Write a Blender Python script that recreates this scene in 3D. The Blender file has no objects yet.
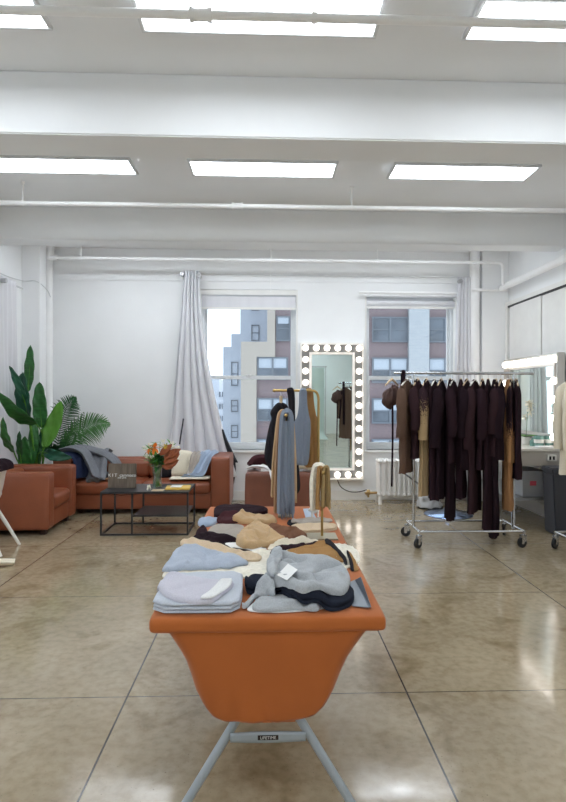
import bpy, bmesh, math, random
import numpy as np
from mathutils import Vector, Matrix, noise
SC = bpy.context.scene
COL = SC.collection
PI = math.pi
R = math.radians
rnd = random.Random(7)

# ------------------------------------------------------------------ camera
F = 556.0
CAMH = 1.46
cd = bpy.data.cameras.new('camera'); cam = bpy.data.objects.new('camera', cd); COL.objects.link(cam)
cd.sensor_fit = 'AUTO'; cd.sensor_width = 36; cd.lens = F / 802 * 36
cd.shift_x = -5.4 / 802; cd.shift_y = -5.0 / 802
cd.clip_start = .05; cd.clip_end = 300
CM = Matrix.Translation((0, 0, CAMH)) @ Matrix.Rotation(R(-2.0), 4, 'Z') @ Matrix.Rotation(R(90), 4, 'X') @ Matrix.Rotation(R(.15), 4, 'Z')
cam.matrix_world = CM
SC.camera = cam
# ------------------------------------------------------------------ world (overcast sky)
w = bpy.data.worlds.new('world'); SC.world = w; w.use_nodes = True
nt = w.node_tree; nt.nodes.clear()
wo = nt.nodes.new('ShaderNodeOutputWorld'); bg = nt.nodes.new('ShaderNodeBackground')
tc = nt.nodes.new('ShaderNodeTexCoord'); nz = nt.nodes.new('ShaderNodeTexNoise'); rp = nt.nodes.new('ShaderNodeValToRGB')
nz.inputs['Scale'].default_value = 2.0; nz.inputs['Detail'].default_value = 4
rp.color_ramp.elements[0].position = .3; rp.color_ramp.elements[0].color = (.80, .89, 1, 1)
rp.color_ramp.elements[1].position = .75; rp.color_ramp.elements[1].color = (.97, .98, 1, 1)
nt.links.new(tc.outputs['Generated'], nz.inputs['Vector']); nt.links.new(nz.outputs['Fac'], rp.inputs['Fac'])
nt.links.new(rp.outputs['Color'], bg.inputs['Color']); bg.inputs['Strength'].default_value = 2.5
nt.links.new(bg.outputs[0], wo.inputs['Surface'])
PANEL_STRENGTH = 13.2
BULB_STRENGTH = 3.2
SC.view_settings.view_transform = 'Standard'; SC.view_settings.look = 'None'
SC.view_settings.gamma = 1; SC.view_settings.use_curve_mapping = False
SC.view_settings.exposure = 0.0
SC.cycles.max_bounces = 10; SC.cycles.diffuse_bounces = 8; SC.cycles.glossy_bounces = 4
SC.cycles.transparent_max_bounces = 12; SC.cycles.sample_clamp_indirect = 6
SC.cycles.caustics_reflective = False; SC.cycles.caustics_refractive = False

def P(px, py, z=None, Y=None):
    """point of the place seen at a pixel of the 566x802 photograph, on the level z or at depth Y"""
    d = CM.to_3x3() @ Vector((px - 288.4, 396 - py, -F))
    t = (z - CAMH) / d.z if z is not None else Y / d.y
    return Vector((0, 0, CAMH)) + d * t

# ------------------------------------------------------------------ materials
def s2l(c):
    return tuple(((v / 255) / 12.92 if v / 255 <= .04045 else ((v / 255 + .055) / 1.055) ** 2.4) for v in c) + (1,)
def mat(name, rgb, rough=.6, metal=0, bump=0, bscale=60, var=.0, vscale=8, spec=.5, coat=0, sheen=0, stretch=None, rgb2=None, trans=0):
    m = bpy.data.materials.new(name); m.use_nodes = True
    t = m.node_tree; b = t.nodes['Principled BSDF']
    c = s2l(rgb)
    b.inputs['Base Color'].default_value = c; b.inputs['Roughness'].default_value = rough; b.inputs['Metallic'].default_value = metal
    b.inputs['Specular IOR Level'].default_value = spec; b.inputs['Coat Weight'].default_value = coat; b.inputs['Sheen Weight'].default_value = sheen
    b.inputs['Transmission Weight'].default_value = trans
    tc = t.nodes.new('ShaderNodeTexCoord'); src = tc.outputs['Object']
    if stretch:
        mp = t.nodes.new('ShaderNodeMapping'); mp.inputs['Scale'].default_value = stretch
        t.links.new(src, mp.inputs['Vector']); src = mp.outputs[0]
    n = t.nodes.new('ShaderNodeTexNoise'); n.inputs['Scale'].default_value = vscale; n.inputs['Detail'].default_value = 5
    t.links.new(src, n.inputs['Vector'])
    r = t.nodes.new('ShaderNodeValToRGB')
    c2 = s2l(rgb2) if rgb2 else tuple(v * (1 - var) for v in c[:3]) + (1,)
    c1 = c if rgb2 else tuple(min(1, v * (1 + var)) for v in c[:3]) + (1,)
    r.color_ramp.elements[0].position = .35; r.color_ramp.elements[1].position = .65
    r.color_ramp.elements[0].color = c2; r.color_ramp.elements[1].color = c1
    t.links.new(n.outputs['Fac'], r.inputs['Fac']); t.links.new(r.outputs['Color'], b.inputs['Base Color'])
    if bump:
        n2 = t.nodes.new('ShaderNodeTexNoise'); n2.inputs['Scale'].default_value = bscale; n2.inputs['Detail'].default_value = 3
        t.links.new(src, n2.inputs['Vector'])
        bp = t.nodes.new('ShaderNodeBump'); bp.inputs['Strength'].default_value = bump; bp.inputs['Distance'].default_value = .01
        t.links.new(n2.outputs['Fac'], bp.inputs['Height']); t.links.new(bp.outputs[0], b.inputs['Normal'])
    return m
def knit(name, rgb, var=.1, rib=160, amp=.35):
    m = mat(name, rgb, .95, spec=.1, var=var, vscale=260, sheen=.2 if sum(rgb) > 400 else .0)
    t = m.node_tree; b = t.nodes['Principled BSDF']
    tc = t.nodes.new('ShaderNodeTexCoord'); wv = t.nodes.new('ShaderNodeTexWave'); wv.inputs['Scale'].default_value = rib; wv.inputs['Distortion'].default_value = 3
    nn = t.nodes.new('ShaderNodeTexNoise'); nn.inputs['Scale'].default_value = 45
    ad = t.nodes.new('ShaderNodeMath'); ad.operation = 'ADD'
    t.links.new(tc.outputs['Object'], wv.inputs['Vector']); t.links.new(tc.outputs['Object'], nn.inputs['Vector'])
    t.links.new(wv.outputs['Fac'], ad.inputs[0]); t.links.new(nn.outputs['Fac'], ad.inputs[1])
    bp = t.nodes.new('ShaderNodeBump'); bp.inputs['Strength'].default_value = amp; bp.inputs['Distance'].default_value = .006
    t.links.new(ad.outputs[0], bp.inputs['Height']); t.links.new(bp.outputs[0], b.inputs['Normal'])
    return m
def emis(name, rgb, s):
    m = bpy.data.materials.new(name); m.use_nodes = True; t = m.node_tree
    b = t.nodes['Principled BSDF']; b.inputs['Base Color'].default_value = (.8, .8, .8, 1)
    b.inputs['Emission Color'].default_value = rgb + (1,); b.inputs['Emission Strength'].default_value = s
    return m
def clear(name, tint, refl=.08, rough=.02):
    m = bpy.data.materials.new(name); m.use_nodes = True; t = m.node_tree; t.nodes.clear()
    o = t.nodes.new('ShaderNodeOutputMaterial'); mx = t.nodes.new('ShaderNodeMixShader')
    tr = t.nodes.new('ShaderNodeBsdfTransparent'); tr.inputs[0].default_value = tint + (1,)
    gl = t.nodes.new('ShaderNodeBsdfGlossy'); gl.inputs['Roughness'].default_value = rough
    lw = t.nodes.new('ShaderNodeLayerWeight'); lw.inputs['Blend'].default_value = .25
    mr = t.nodes.new('ShaderNodeMapRange'); mr.inputs['To Min'].default_value = refl; mr.inputs['To Max'].default_value = .6
    t.links.new(lw.outputs['Facing'], mr.inputs['Value']); t.links.new(mr.outputs[0], mx.inputs[0])
    t.links.new(tr.outputs[0], mx.inputs[1]); t.links.new(gl.outputs[0], mx.inputs[2]); t.links.new(mx.outputs[0], o.inputs[0])
    return m

M = {}
M['wall'] = mat('white_wall_paint', (243, 244, 245), .7, bump=.12, bscale=6, var=.015, vscale=2)
M['ceil'] = mat('ceiling_paint', (236, 237, 238), .75, bump=.1, bscale=5, var=.02, vscale=1.5)
M['trim'] = mat('white_gloss_paint', (238, 237, 234), .4, var=.02)
M['winfr'] = mat('window_frame_paint', (225, 228, 230), .45, var=.02)
M['pipe'] = mat('white_pipe_paint', (248, 248, 248), .4, var=.02)
M['panel'] = emis('lit_panel', (.87, .935, 1), PANEL_STRENGTH)
M['alum'] = mat('fixture_frame', (215, 216, 217), .5)
M['dark'] = mat('dark_metal', (45, 45, 48), .45)
M['glass'] = clear('window_glass', (.93, .96, .97), .03, .03)
M['mirror'] = mat('mirror_silver', (226, 240, 236), .02, 1)
M['chrome'] = mat('chrome', (205, 207, 210), .18, 1)
M['brass'] = mat('brass', (186, 156, 98), .3, 1)
M['plate'] = mat('brushed_champagne_plate', (176, 170, 150), .35, .6)
M['bulb'] = emis('globe_bulb', (1, .90, .80), BULB_STRENGTH)
M['vanity_bulb'] = emis('vanity_globe_bulb', (1, .92, .84), 6.0)
M['socket'] = mat('socket', (190, 160, 110), .4, .8)
M['leather'] = mat('cognac_leather', (138, 76, 50), .38, bump=.12, bscale=90, var=.12, vscale=3.5)
M['leather_dark'] = mat('brown_leather', (112, 66, 50), .4, bump=.12, bscale=90, var=.12, vscale=3.5)
M['wood_dark'] = mat('dark_wood', (58, 36, 26), .5, var=.2)
M['orange'] = mat('orange_stretch_fabric', (178, 98, 44), .75, bump=.1, bscale=25, var=.04, vscale=6, spec=.25, sheen=.15)
M['legmetal'] = mat('grey_painted_steel', (172, 182, 190), .4, .2)
M['plastic_grey'] = mat('grey_plastic', (120, 124, 128), .5)
M['blacktable'] = mat('black_powder_coat', (46, 46, 49), .35, .3)
M['curtain'] = mat('ivory_curtain', (224, 224, 228), .9, bump=.1, bscale=120, var=.03, stretch=(1, 1, .1))
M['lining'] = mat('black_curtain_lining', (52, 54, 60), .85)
M['soil'] = mat('soil', (50, 38, 28), .95, var=.3, vscale=40)
M['pot'] = mat('grey_pot', (120, 120, 118), .7)
M['leafA'] = mat('broad_leaf_green', (46, 104, 48), .4, bump=.25, bscale=14, stretch=(1, 1, 6), var=.25, vscale=6)
M['leafB'] = mat('bluish_leaf_green', (30, 84, 62), .4, bump=.2, bscale=20, var=.2, vscale=6)
M['leafC'] = mat('bright_leaf_green', (84, 140, 44), .42, bump=.2, bscale=20, var=.2, vscale=6)
M['palm'] = mat('palm_green', (70, 118, 60), .5, var=.25, vscale=12)
M['palm_dark'] = mat('dark_palm_green', (36, 84, 42), .5, var=.25, vscale=12)
M['whiteplastic'] = mat('white_plastic', (228, 226, 220), .35)
M['paper'] = mat('white_paper', (240, 240, 238), .8)
M['yellow'] = mat('yellow_cover', (222, 184, 84), .5)
M['greycard'] = mat('grey_card', (146, 154, 164), .35, .25)
M['blk'] = mat('black_rubber', (24, 24, 26), .5)
M['bin'] = mat('charcoal_plastic', (66, 68, 76), .45)
M['desk'] = mat('grey_laminate', (186, 180, 172), .4)
M['silver'] = mat('brushed_silver', (190, 190, 192), .3, .8)
K = {}
for n_, c_ in dict(plum=(45, 30, 36), plum2=(54, 37, 41), plum3=(38, 26, 32), cocoa=(100, 78, 66), camel=(196, 164, 122), sand=(214, 190, 158),
                   toffee=(170, 130, 84), brown=(124, 88, 68), taupe=(170, 160, 150), paleblue=(176, 186, 202), blueheather=(200, 206, 217),
                   greylight=(178, 182, 186), greyblue=(128, 138, 154), navy=(38, 42, 54), cream=(233, 223, 202), white=(240, 240, 240),
                   denim=(44, 52, 78), tweed=(124, 126, 132), black=(44, 42, 46), maroon=(74, 44, 48), tan=(176, 136, 100), lavender=(206, 204, 216),
                   skyblue=(160, 176, 198), khaki=(164, 138, 96), rust=(160, 118, 82)).items():
    K[n_] = knit('knit_' + n_, c_, var={'tweed': .3, 'greylight': .12}.get(n_, .08))

def ombre(name, top, bot, z0, z1):
    m = mat(name, bot, .95, spec=.15); t = m.node_tree; b = t.nodes['Principled BSDF']
    g = t.nodes.new('ShaderNodeTexCoord'); sp = t.nodes.new('ShaderNodeSeparateXYZ'); n = t.nodes.new('ShaderNodeTexNoise'); n.inputs['Scale'].default_value = 110
    mr = t.nodes.new('ShaderNodeMapRange'); mr.inputs['From Min'].default_value = z0; mr.inputs['From Max'].default_value = z1
    gt = t.nodes.new('ShaderNodeMath'); gt.operation = 'GREATER_THAN'; mr2 = t.nodes.new('ShaderNodeMapRange'); mr2.inputs['From Min'].default_value = .3; mr2.inputs['From Max'].default_value = .7
    mx = t.nodes.new('ShaderNodeMix'); mx.data_type = 'RGBA'
    t.links.new(g.outputs['Object'], sp.inputs[0]); t.links.new(sp.outputs['Z'], mr.inputs['Value']); t.links.new(g.outputs['Object'], n.inputs['Vector'])
    t.links.new(n.outputs['Fac'], mr2.inputs['Value']); t.links.new(mr.outputs[0], gt.inputs[0]); t.links.new(mr2.outputs[0], gt.inputs[1])
    t.links.new(gt.outputs[0], mx.inputs[0]); mx.inputs[6].default_value = s2l(bot); mx.inputs[7].default_value = s2l(top)
    t.links.new(mx.outputs[2], b.inputs['Base Color'])
    return m

# polished concrete floor
def floor_mat():
    m = bpy.data.materials.new('polished_concrete'); m.use_nodes = True; t = m.node_tree; b = t.nodes['Principled BSDF']
    g = t.nodes.new('ShaderNodeTexCoord')
    def ns(s, d=6, dist=0):
        n = t.nodes.new('ShaderNodeTexNoise'); n.inputs['Scale'].default_value = s; n.inputs['Detail'].default_value = d; n.inputs['Distortion'].default_value = dist
        t.links.new(g.outputs['Object'], n.inputs['Vector']); return n.outputs['Fac']
    def ramp(src, a, ca, bb, cb):
        r = t.nodes.new('ShaderNodeValToRGB'); e = r.color_ramp.elements
        e[0].position = a; e[0].color = ca; e[1].position = bb; e[1].color = cb; t.links.new(src, r.inputs['Fac']); return r.outputs['Color']
    def mul(a, b_, f=1):
        x = t.nodes.new('ShaderNodeMix'); x.data_type = 'RGBA'; x.blend_type = 'MULTIPLY'; x.inputs[0].default_value = f
        t.links.new(a, x.inputs[6]); t.links.new(b_, x.inputs[7]); return x.outputs[2]
    base = ramp(ns(1.1, 8, .6), .3, s2l((154, 139, 113)), .7, s2l((180, 165, 139)))
    st = ramp(ns(2.6, 9, 1.5),   .30, s2l((216, 208, 194)), .46, (1, 1, 1, 1))
    fine = ramp(ns(22, 8), .3, s2l((230, 227, 221)), .6, (1, 1, 1, 1))
    sp = ramp(ns(150, 2), .24, s2l((150, 140, 128)), .32, (1, 1, 1, 1))
    c = mul(mul(mul(base, st, .8), fine), sp)
    sep = t.nodes.new('ShaderNodeSeparateXYZ'); t.links.new(g.outputs['Object'], sep.inputs[0])
    def joint(out, off, per, wd):
        a = t.nodes.new('ShaderNodeMath'); a.operation = 'ADD'; a.inputs[1].default_value = -off + per * 40 + per / 2; t.links.new(out, a.inputs[0])
        mo = t.nodes.new('ShaderNodeMath'); mo.operation = 'MODULO'; mo.inputs[1].default_value = per; t.links.new(a.outputs[0], mo.inputs[0])
        s = t.nodes.new('ShaderNodeMath'); s.operation = 'SUBTRACT'; s.inputs[1].default_value = per / 2; t.links.new(mo.outputs[0], s.inputs[0])
        ab = t.nodes.new('ShaderNodeMath'); ab.operation = 'ABSOLUTE'; t.links.new(s.outputs[0], ab.inputs[0])
        lt = t.nodes.new('ShaderNodeMath'); lt.operation = 'LESS_THAN'; lt.inputs[1].default_value = wd; t.links.new(ab.outputs[0], lt.inputs[0]); return lt.outputs[0]
    jx = joint(sep.outputs['X'], .683, 1.366, .0042); jy = joint(sep.outputs['Y'], 2.72, 1.365, .0026)
    mx = t.nodes.new('ShaderNodeMath'); mx.operation = 'MAXIMUM'; t.links.new(jx, mx.inputs[0]); t.links.new(jy, mx.inputs[1])
    jm = t.nodes.new('ShaderNodeMix'); jm.data_type = 'RGBA'; t.links.new(mx.outputs[0], jm.inputs[0]); t.links.new(c, jm.inputs[6]); jm.inputs[7].default_value = s2l((60, 52, 44))
    t.links.new(jm.outputs[2], b.inputs['Base Color'])
    rr = ramp(ns(3.2, 6, .5), .3, (.07, .07, .07, 1), .75, (.22, .22, .22, 1)); t.links.new(rr, b.inputs['Roughness'])
    b.inputs['Specular IOR Level'].default_value = .6; b.inputs['Coat Weight'].default_value = .35; b.inputs['Coat Roughness'].default_value = .14
    bp = t.nodes.new('ShaderNodeBump'); bp.inputs['Strength'].default_value = .05; bp.inputs['Distance'].default_value = .02
    t.links.new(ns(4, 3), bp.inputs['Height']); t.links.new(bp.outputs[0], b.inputs['Normal'])
    return m
M['floor'] = floor_mat()

def brick_mat(name, c1, c2, mortar, sc=1.0):
    m = bpy.data.materials.new(name); m.use_nodes = True; t = m.node_tree; b = t.nodes['Principled BSDF']; b.inputs['Roughness'].default_value = .9
    g = t.nodes.new('ShaderNodeTexCoord'); mp = t.nodes.new('ShaderNodeMapping'); mp.inputs['Rotation'].default_value = (R(90), 0, 0)
    k = t.nodes.new('ShaderNodeTexBrick'); k.inputs['Color1'].default_value = s2l(c1); k.inputs['Color2'].default_value = s2l(c2); k.inputs['Mortar'].default_value = s2l(mortar)
    k.inputs['Scale'].default_value = sc; k.inputs['Brick Width'].default_value = .5; k.inputs['Row Height'].default_value = .22; k.inputs['Mortar Size'].default_value = .03
    t.links.new(g.outputs['Object'], mp.inputs['Vector']); t.links.new(mp.outputs[0], k.inputs['Vector']); t.links.new(k.outputs['Color'], b.inputs['Base Color'])
    return m
M['brick_red'] = brick_mat('red_brown_brick', (108, 94, 98), (98, 88, 94), (116, 106, 108), 3.5)
M['brick_tan'] = brick_mat('tan_brick', (146, 140, 132), (138, 132, 126), (150, 146, 140), 2.5)
M['brick_pale'] = brick_mat('pale_grey_brick', (146, 152, 158), (134, 142, 150), (158, 162, 166), 2.0)
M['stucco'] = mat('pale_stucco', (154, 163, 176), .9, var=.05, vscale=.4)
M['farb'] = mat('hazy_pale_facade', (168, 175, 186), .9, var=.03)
M['farframe'] = mat('grey_window_frame', (92, 100, 110), .7)
M['farpane'] = mat('far_window_pane', (84, 94, 106), .3, spec=.5, rgb2=(58, 66, 76), vscale=.5)
M['shade'] = mat('far_window_blind', (150, 160, 172), .8, var=.05)

# ------------------------------------------------------------------ mesh helpers
class MB:
    def __init__(s): s.v = []; s.f = []
    def add(s, vs, fs):
        o = len(s.v); s.v += [tuple(v) for v in vs]; s.f += [tuple(i + o for i in f) for f in fs]; return s
    def box(s, x0, x1, y0, y1, z0, z1, m=None):
        vs = [Vector((x, y, z)) for x in (x0, x1) for y in (y0, y1) for z in (z0, z1)]
        if m: vs = [m @ v for v in vs]
        return s.add(vs, [(0, 1, 3, 2), (4, 6, 7, 5), (0, 4, 5, 1), (2, 3, 7, 6), (0, 2, 6, 4), (1, 5, 7, 3)])
    def soft(s, x0, x1, y0, y1, z0, z1, r=.03, puff=0, n=8, m=None, wr=0, seed=0):
        """rounded box with bulging faces"""
        c = Vector(((x0 + x1) / 2, (y0 + y1) / 2, (z0 + z1) / 2)); h = Vector(((x1 - x0) / 2, (y1 - y0) / 2, (z1 - z0) / 2))
        r = min(r, h.x, h.y, h.z); idx = {}; vs = []; fs = []
        def cv(k, hh):
            t = -1 + 2 * k / n
            e = min(r / hh, .999); a = 2 / n * 1.0
            # denser near the edges
            return math.sin(t * PI / 2) if e < .5 else t
        def vert(i, j, k):
            if (i, j, k) in idx: return idx[(i, j, k)]
            p = Vector((cv(i, h.x) * h.x, cv(j, h.y) * h.y, cv(k, h.z) * h.z))
            q = Vector([max(-h[a] + r, min(h[a] - r, p[a])) for a in range(3)])
            d = p - q
            if d.length > 1e-9: p = q + d.normalized() * r
            if puff:
                u = [p[a] / h[a] for a in range(3)]
                for a in range(3):
                    b_, c_ = [x for x in range(3) if x != a]
                    fall = max(0, 1 - u[b_] ** 2) * max(0, 1 - u[c_] ** 2)
                    p[a] += puff * u[a] * abs(u[a]) * fall
            if wr: p += Vector((0, 0, 1)) * wr * noise.noise((p + c) * 14 + Vector((seed, 0, 0)))
            p = p + c
            if m: p = m @ p
            idx[(i, j, k)] = len(vs); vs.append(p); return idx[(i, j, k)]
        for a in range(n):
            for b in range(n):
                for e, fl in ((0, 0), (n, 1)):
                    for q in ([(a, b, e), (a + 1, b, e), (a + 1, b + 1, e), (a, b + 1, e)], [(e, a, b), (e, a + 1, b), (e, a + 1, b + 1), (e, a, b + 1)],
                              [(b, e, a), (b, e, a + 1), (b + 1, e, a + 1), (b + 1, e, a)]):
                        ids = [vert(*t) for t in q]
                        fs.append(tuple(ids if fl else ids[::-1]))
        return s.add(vs, fs)
    def tube(s, pts, r, n=10, cap=True):
        pts = [Vector(p) for p in pts]; rs = r if isinstance(r, (list, tuple)) else [r] * len(pts)
        vs = []; fs = []; up = None
        for i, p in enumerate(pts):
            d = (pts[min(i + 1, len(pts) - 1)] - pts[max(i - 1, 0)]).normalized()
            if up is None: up = Vector((0, 0, 1)) if abs(d.z) < .9 else Vector((1, 0, 0))
            a = d.cross(up).normalized(); up = a.cross(d).normalized()
            for k in range(n):
                t = 2 * PI * k / n; vs.append(p + (a * math.cos(t) + up * math.sin(t)) * rs[i])
        for i in range(len(pts) - 1):
            for k in range(n):
                k2 = (k + 1) % n; fs.append((i * n + k, i * n + k2, (i + 1) * n + k2, (i + 1) * n + k))
        if cap: fs.append(tuple(range(n))[::-1]); fs.append(tuple((len(pts) - 1) * n + k for k in range(n)))
        return s.add(vs, fs)
    def lathe(s, prof, c=(0, 0, 0), n=24, m=None, sx=1, sy=1):
        vs = []; fs = []
        for r, z in prof:
            for k in range(n):
                t = 2 * PI * k / n; v = Vector((r * math.cos(t) * sx, r * math.sin(t) * sy, z))
                if m: v = m @ v
                vs.append(v + Vector(c))
        for i in range(len(prof) - 1):
            for k in range(n):
                k2 = (k + 1) % n; fs.append((i * n + k, i * n + k2, (i + 1) * n + k2, (i + 1) * n + k))
        fs.append(tuple(range(n))[::-1]); fs.append(tuple((len(prof) - 1) * n + k for k in range(n)))
        return s.add(vs, fs)
    def ball(s, c, r, n=12, sc=(1, 1, 1), m=None):
        prof = [(max(1e-4, r * math.sin(PI * i / n)), -r * math.cos(PI * i / n)) for i in range(n + 1)]
        mm = Matrix.Diagonal((sc[0], sc[1], sc[2]))
        if m: mm = m.to_3x3() @ mm
        return s.lathe(prof, c, n + 4, mm)
    def prism(s, poly, a0, a1, axis='z'):
        n = len(poly)
        def mk(p, a): return {'z': (p[0], p[1], a), 'y': (p[0], a, p[1]), 'x': (a, p[0], p[1])}[axis]
        vs = [mk(p, a0) for p in poly] + [mk(p, a1) for p in poly]
        fs = [tuple(range(n))[::-1], tuple(range(n, 2 * n))] + [(i, (i + 1) % n, n + (i + 1) % n, n + i) for i in range(n)]
        return s.add(vs, fs)
    def grid(s, fn, nu, nv, closed=False):
        vs = [fn(i / nu, j / nv) for j in range(nv + 1) for i in range(nu + (0 if closed else 1))]
        w_ = nu if closed else nu + 1; fs = []
        for j in range(nv):
            for i in range(nu):
                i2 = (i + 1) % w_ if closed else i + 1
                fs.append((j * w_ + i, j * w_ + i2, (j + 1) * w_ + i2, (j + 1) * w_ + i))
        return s.add(vs, fs)

def build(name, mb, m, parent=None, smooth=True, bevel=0, solid=0, subd=0, auto=40):
    me = bpy.data.meshes.new(name); me.from_pydata(mb.v, [], mb.f); me.update()
    bm = bmesh.new(); bm.from_mesh(me); bmesh.ops.recalc_face_normals(bm, faces=bm.faces)
    if bevel:
        es = [e for e in bm.edges if len(e.link_faces) == 2 and e.calc_face_angle(0) > R(40)]
        bmesh.ops.bevel(bm, geom=es, offset=bevel, segments=2, affect='EDGES', clamp_overlap=True)
    if smooth:
        for f in bm.faces: f.smooth = True
        for e in bm.edges:
            if len(e.link_faces) == 2 and e.calc_face_angle(0) > R(auto): e.smooth = False
    bm.to_mesh(me); bm.free()
    me.materials.append(m)
    o = bpy.data.objects.new(name, me); COL.objects.link(o)
    if parent:
        o.parent = parent; o.matrix_parent_inverse = parent.matrix_world.inverted() if parent.type != 'EMPTY' else Matrix.Translation(parent.location).inverted()
    if solid:
        md = o.modifiers.new('thickness', 'SOLIDIFY'); md.thickness = solid; md.offset = 0
    if subd:
        md = o.modifiers.new('smooth', 'SUBSURF'); md.levels = subd; md.render_levels = subd
    return o
def tag(o, label, cat, group=None):
    o['label'] = label; o['category'] = cat
    if group: o['group'] = group
    return o
def thing(name, label, cat, loc=(0, 0, 0), group=None):
    o = bpy.data.objects.new(name, None); COL.objects.link(o); o.location = loc; o.empty_display_size = .1
    return tag(o, label, cat, group)
def struct(name, mb, m, parent=None, **k):
    o = build(name, mb, m, parent, **k)
    if not parent: o['kind'] = 'structure'
    return o
def text(name, s, size, mw, m, parent, depth=.001):
    cu = bpy.data.curves.new(name, 'FONT'); cu.body = s; cu.size = size; cu.extrude = depth; cu.align_x = 'CENTER'; cu.align_y = 'CENTER'
    t = bpy.data.objects.new(name + '_tmp', cu); COL.objects.link(t)
    me = bpy.data.meshes.new_from_object(t); bpy.data.objects.remove(t)
    me.transform(mw); me.materials.append(m); o = bpy.data.objects.new(name, me); COL.objects.link(o)
    if parent: o.parent = parent; o.matrix_parent_inverse = Matrix.Translation(parent.location).inverted()
    return o
def bez(p0, p1, p2, n=12):
    p0, p1, p2 = Vector(p0), Vector(p1), Vector(p2)
    return [p0 * (1 - t) ** 2 + p1 * 2 * t * (1 - t) + p2 * t * t for t in [i / n for i in range(n + 1)]]
def smoothpath(pts, n=6):
    pts = [Vector(p) for p in pts]; out = []
    for i in range(len(pts) - 1):
        a = pts[max(i - 1, 0)]; b = pts[i]; c = pts[i + 1]; d = pts[min(i + 2, len(pts) - 1)]
        for k in range(n):
            t = k / n
            out.append(.5 * ((2 * b) + (c - a) * t + (2 * a - 5 * b + 4 * c - d) * t * t + (3 * b - a - 3 * c + d) * t ** 3))
    out.append(pts[-1]); return out
def strip(mb, path, wdir, width, thick=.012, amp=.006, waves=3, nw=14, phase=0, endnoise=0):
    """a band of cloth with thickness following a path, creased along its length"""
    path = smoothpath(path); n = len(path); wdir = Vector(wdir).normalized()
    wf = width if callable(width) else (lambda s: width)
    def pt(u, v, side):
        i = v * (n - 1); i0 = int(min(i, n - 2)); fr = i - i0
        p = path[i0].lerp(path[i0 + 1], fr); t = (path[i0 + 1] - path[i0]).normalized()
        nn = t.cross(wdir).normalized(); wv_ = wf(v)
        e = 1 - abs(2 * u - 1) ** 6
        off = amp * math.sin(u * waves * 2 * PI + phase + v * 2) + amp * .6 * noise.noise(Vector((u * 5, v * 4, phase)))
        q = p + wdir * (u - .5) * wv_ + nn * (off + side * thick / 2 * max(.15, e))
        if endnoise: q += t * endnoise * noise.noise(Vector((u * 6, phase, 0))) * (v * v)
        return q
    nv = n - 1
    def ring(a, v):
        # a 0..1 goes around the section
        return pt(a * 2, v, 1) if a <= .5 else pt(2 - a * 2, v, -1)
    vs = []; fs = []; m_ = nw * 2
    for j in range(nv + 1):
        for k in range(m_): vs.append(ring(k / m_, j / nv))
    for j in range(nv):
        for k in range(m_): fs.append((j * m_ + k, j * m_ + (k + 1) % m_, (j + 1) * m_ + (k + 1) % m_, (j + 1) * m_ + k))
    # caps
    for j in (0, nv):
        for k in range(nw):
            a, b, c, d = j * m_ + k, j * m_ + k + 1, j * m_ + (m_ - k - 1) % m_, j * m_ + (m_ - k) % m_
            q = []
            for i in (a, b, c, d):
                if i not in q: q.append(i)
            if len(q) > 2: fs.append(tuple(q))
    return mb.add(vs, fs)

M['fur'] = mat('cream_fur', (236, 230, 214), .95, spec=.1, var=.08, vscale=60, sheen=.4)
M['bluecard'] = mat('pale_blue_card', (176, 190, 210), .7)
# ================================================================== ROOM
XL, XR, YB, YN, HC = -3.2, 3.35, 7.8, -6.0, 3.5
def openwall_y(mb, y0, y1, x0, x1, z0, z1, holes):
    """wall across the room with rectangular holes (xa, xb, za, zb)"""
    xs = x0
    for xa, xb, za, zb in sorted(holes):
        mb.box(xs, xa, y0, y1, z0, z1); mb.box(xa, xb, y0, y1, z0, za); mb.box(xa, xb, y0, y1, zb, z1); xs = xb
    mb.box(xs, x1, y0, y1, z0, z1)
def openwall_x(mb, x0, x1, y0, y1, z0, z1, holes):
    ys = y0
    for ya, yb, za, zb in sorted(holes):
        mb.box(x0, x1, ys, ya, z0, z1); mb.box(x0, x1, ya, yb, z0, za); mb.box(x0, x1, ya, yb, zb, z1); ys = yb
    mb.box(x0, x1, ys, y1, z0, z1)
struct('floor', MB().box(XL - .3, XR + .3, YN - .3, YB + .35, -.2, 0), M['floor'], smooth=False)
struct('ceiling', MB().box(XL - .3, XR + .3, YN - .3, YB + .35, HC, HC + .2), M['ceil'], smooth=False)
W1 = (-.97, .40, .70, 2.95); W2 = (1.35, 2.66, .70, 2.87)
mb = MB(); openwall_y(mb, YB, YB + .35, XL - .3, XR + .3, 0, HC, [W1, W2]); struct('wall_back', mb, M['wall'], smooth=False)
mb = MB(); openwall_x(mb, XL - .3, XL, YN, YB, 0, HC, [(4.9, 6.55, .75, 2.75), (.6, 2.6, .75, 2.75), (-3.6, -1.6, .75, 2.75)]); struct('wall_left', mb, M['wall'], smooth=False)
struct('wall_right', MB().box(XR, XR + .3, YN, YB, 0, HC), M['wall'], smooth=False)
struct('wall_front', MB().box(XL - .3, XR + .3, YN - .3, YN, 0, HC), M['wall'], smooth=False)
# beams
for i, y in enumerate((-4.05, -1.5, 1.02, 3.55, 6.1)):
    struct('trim_%d' % (i + 1), MB().box(XL, XR, y, y + (.33 if i < 4 else .27), 3.105 if i < 4 else 3.147, HC), M['ceil'], smooth=False, bevel=.008)
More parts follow.
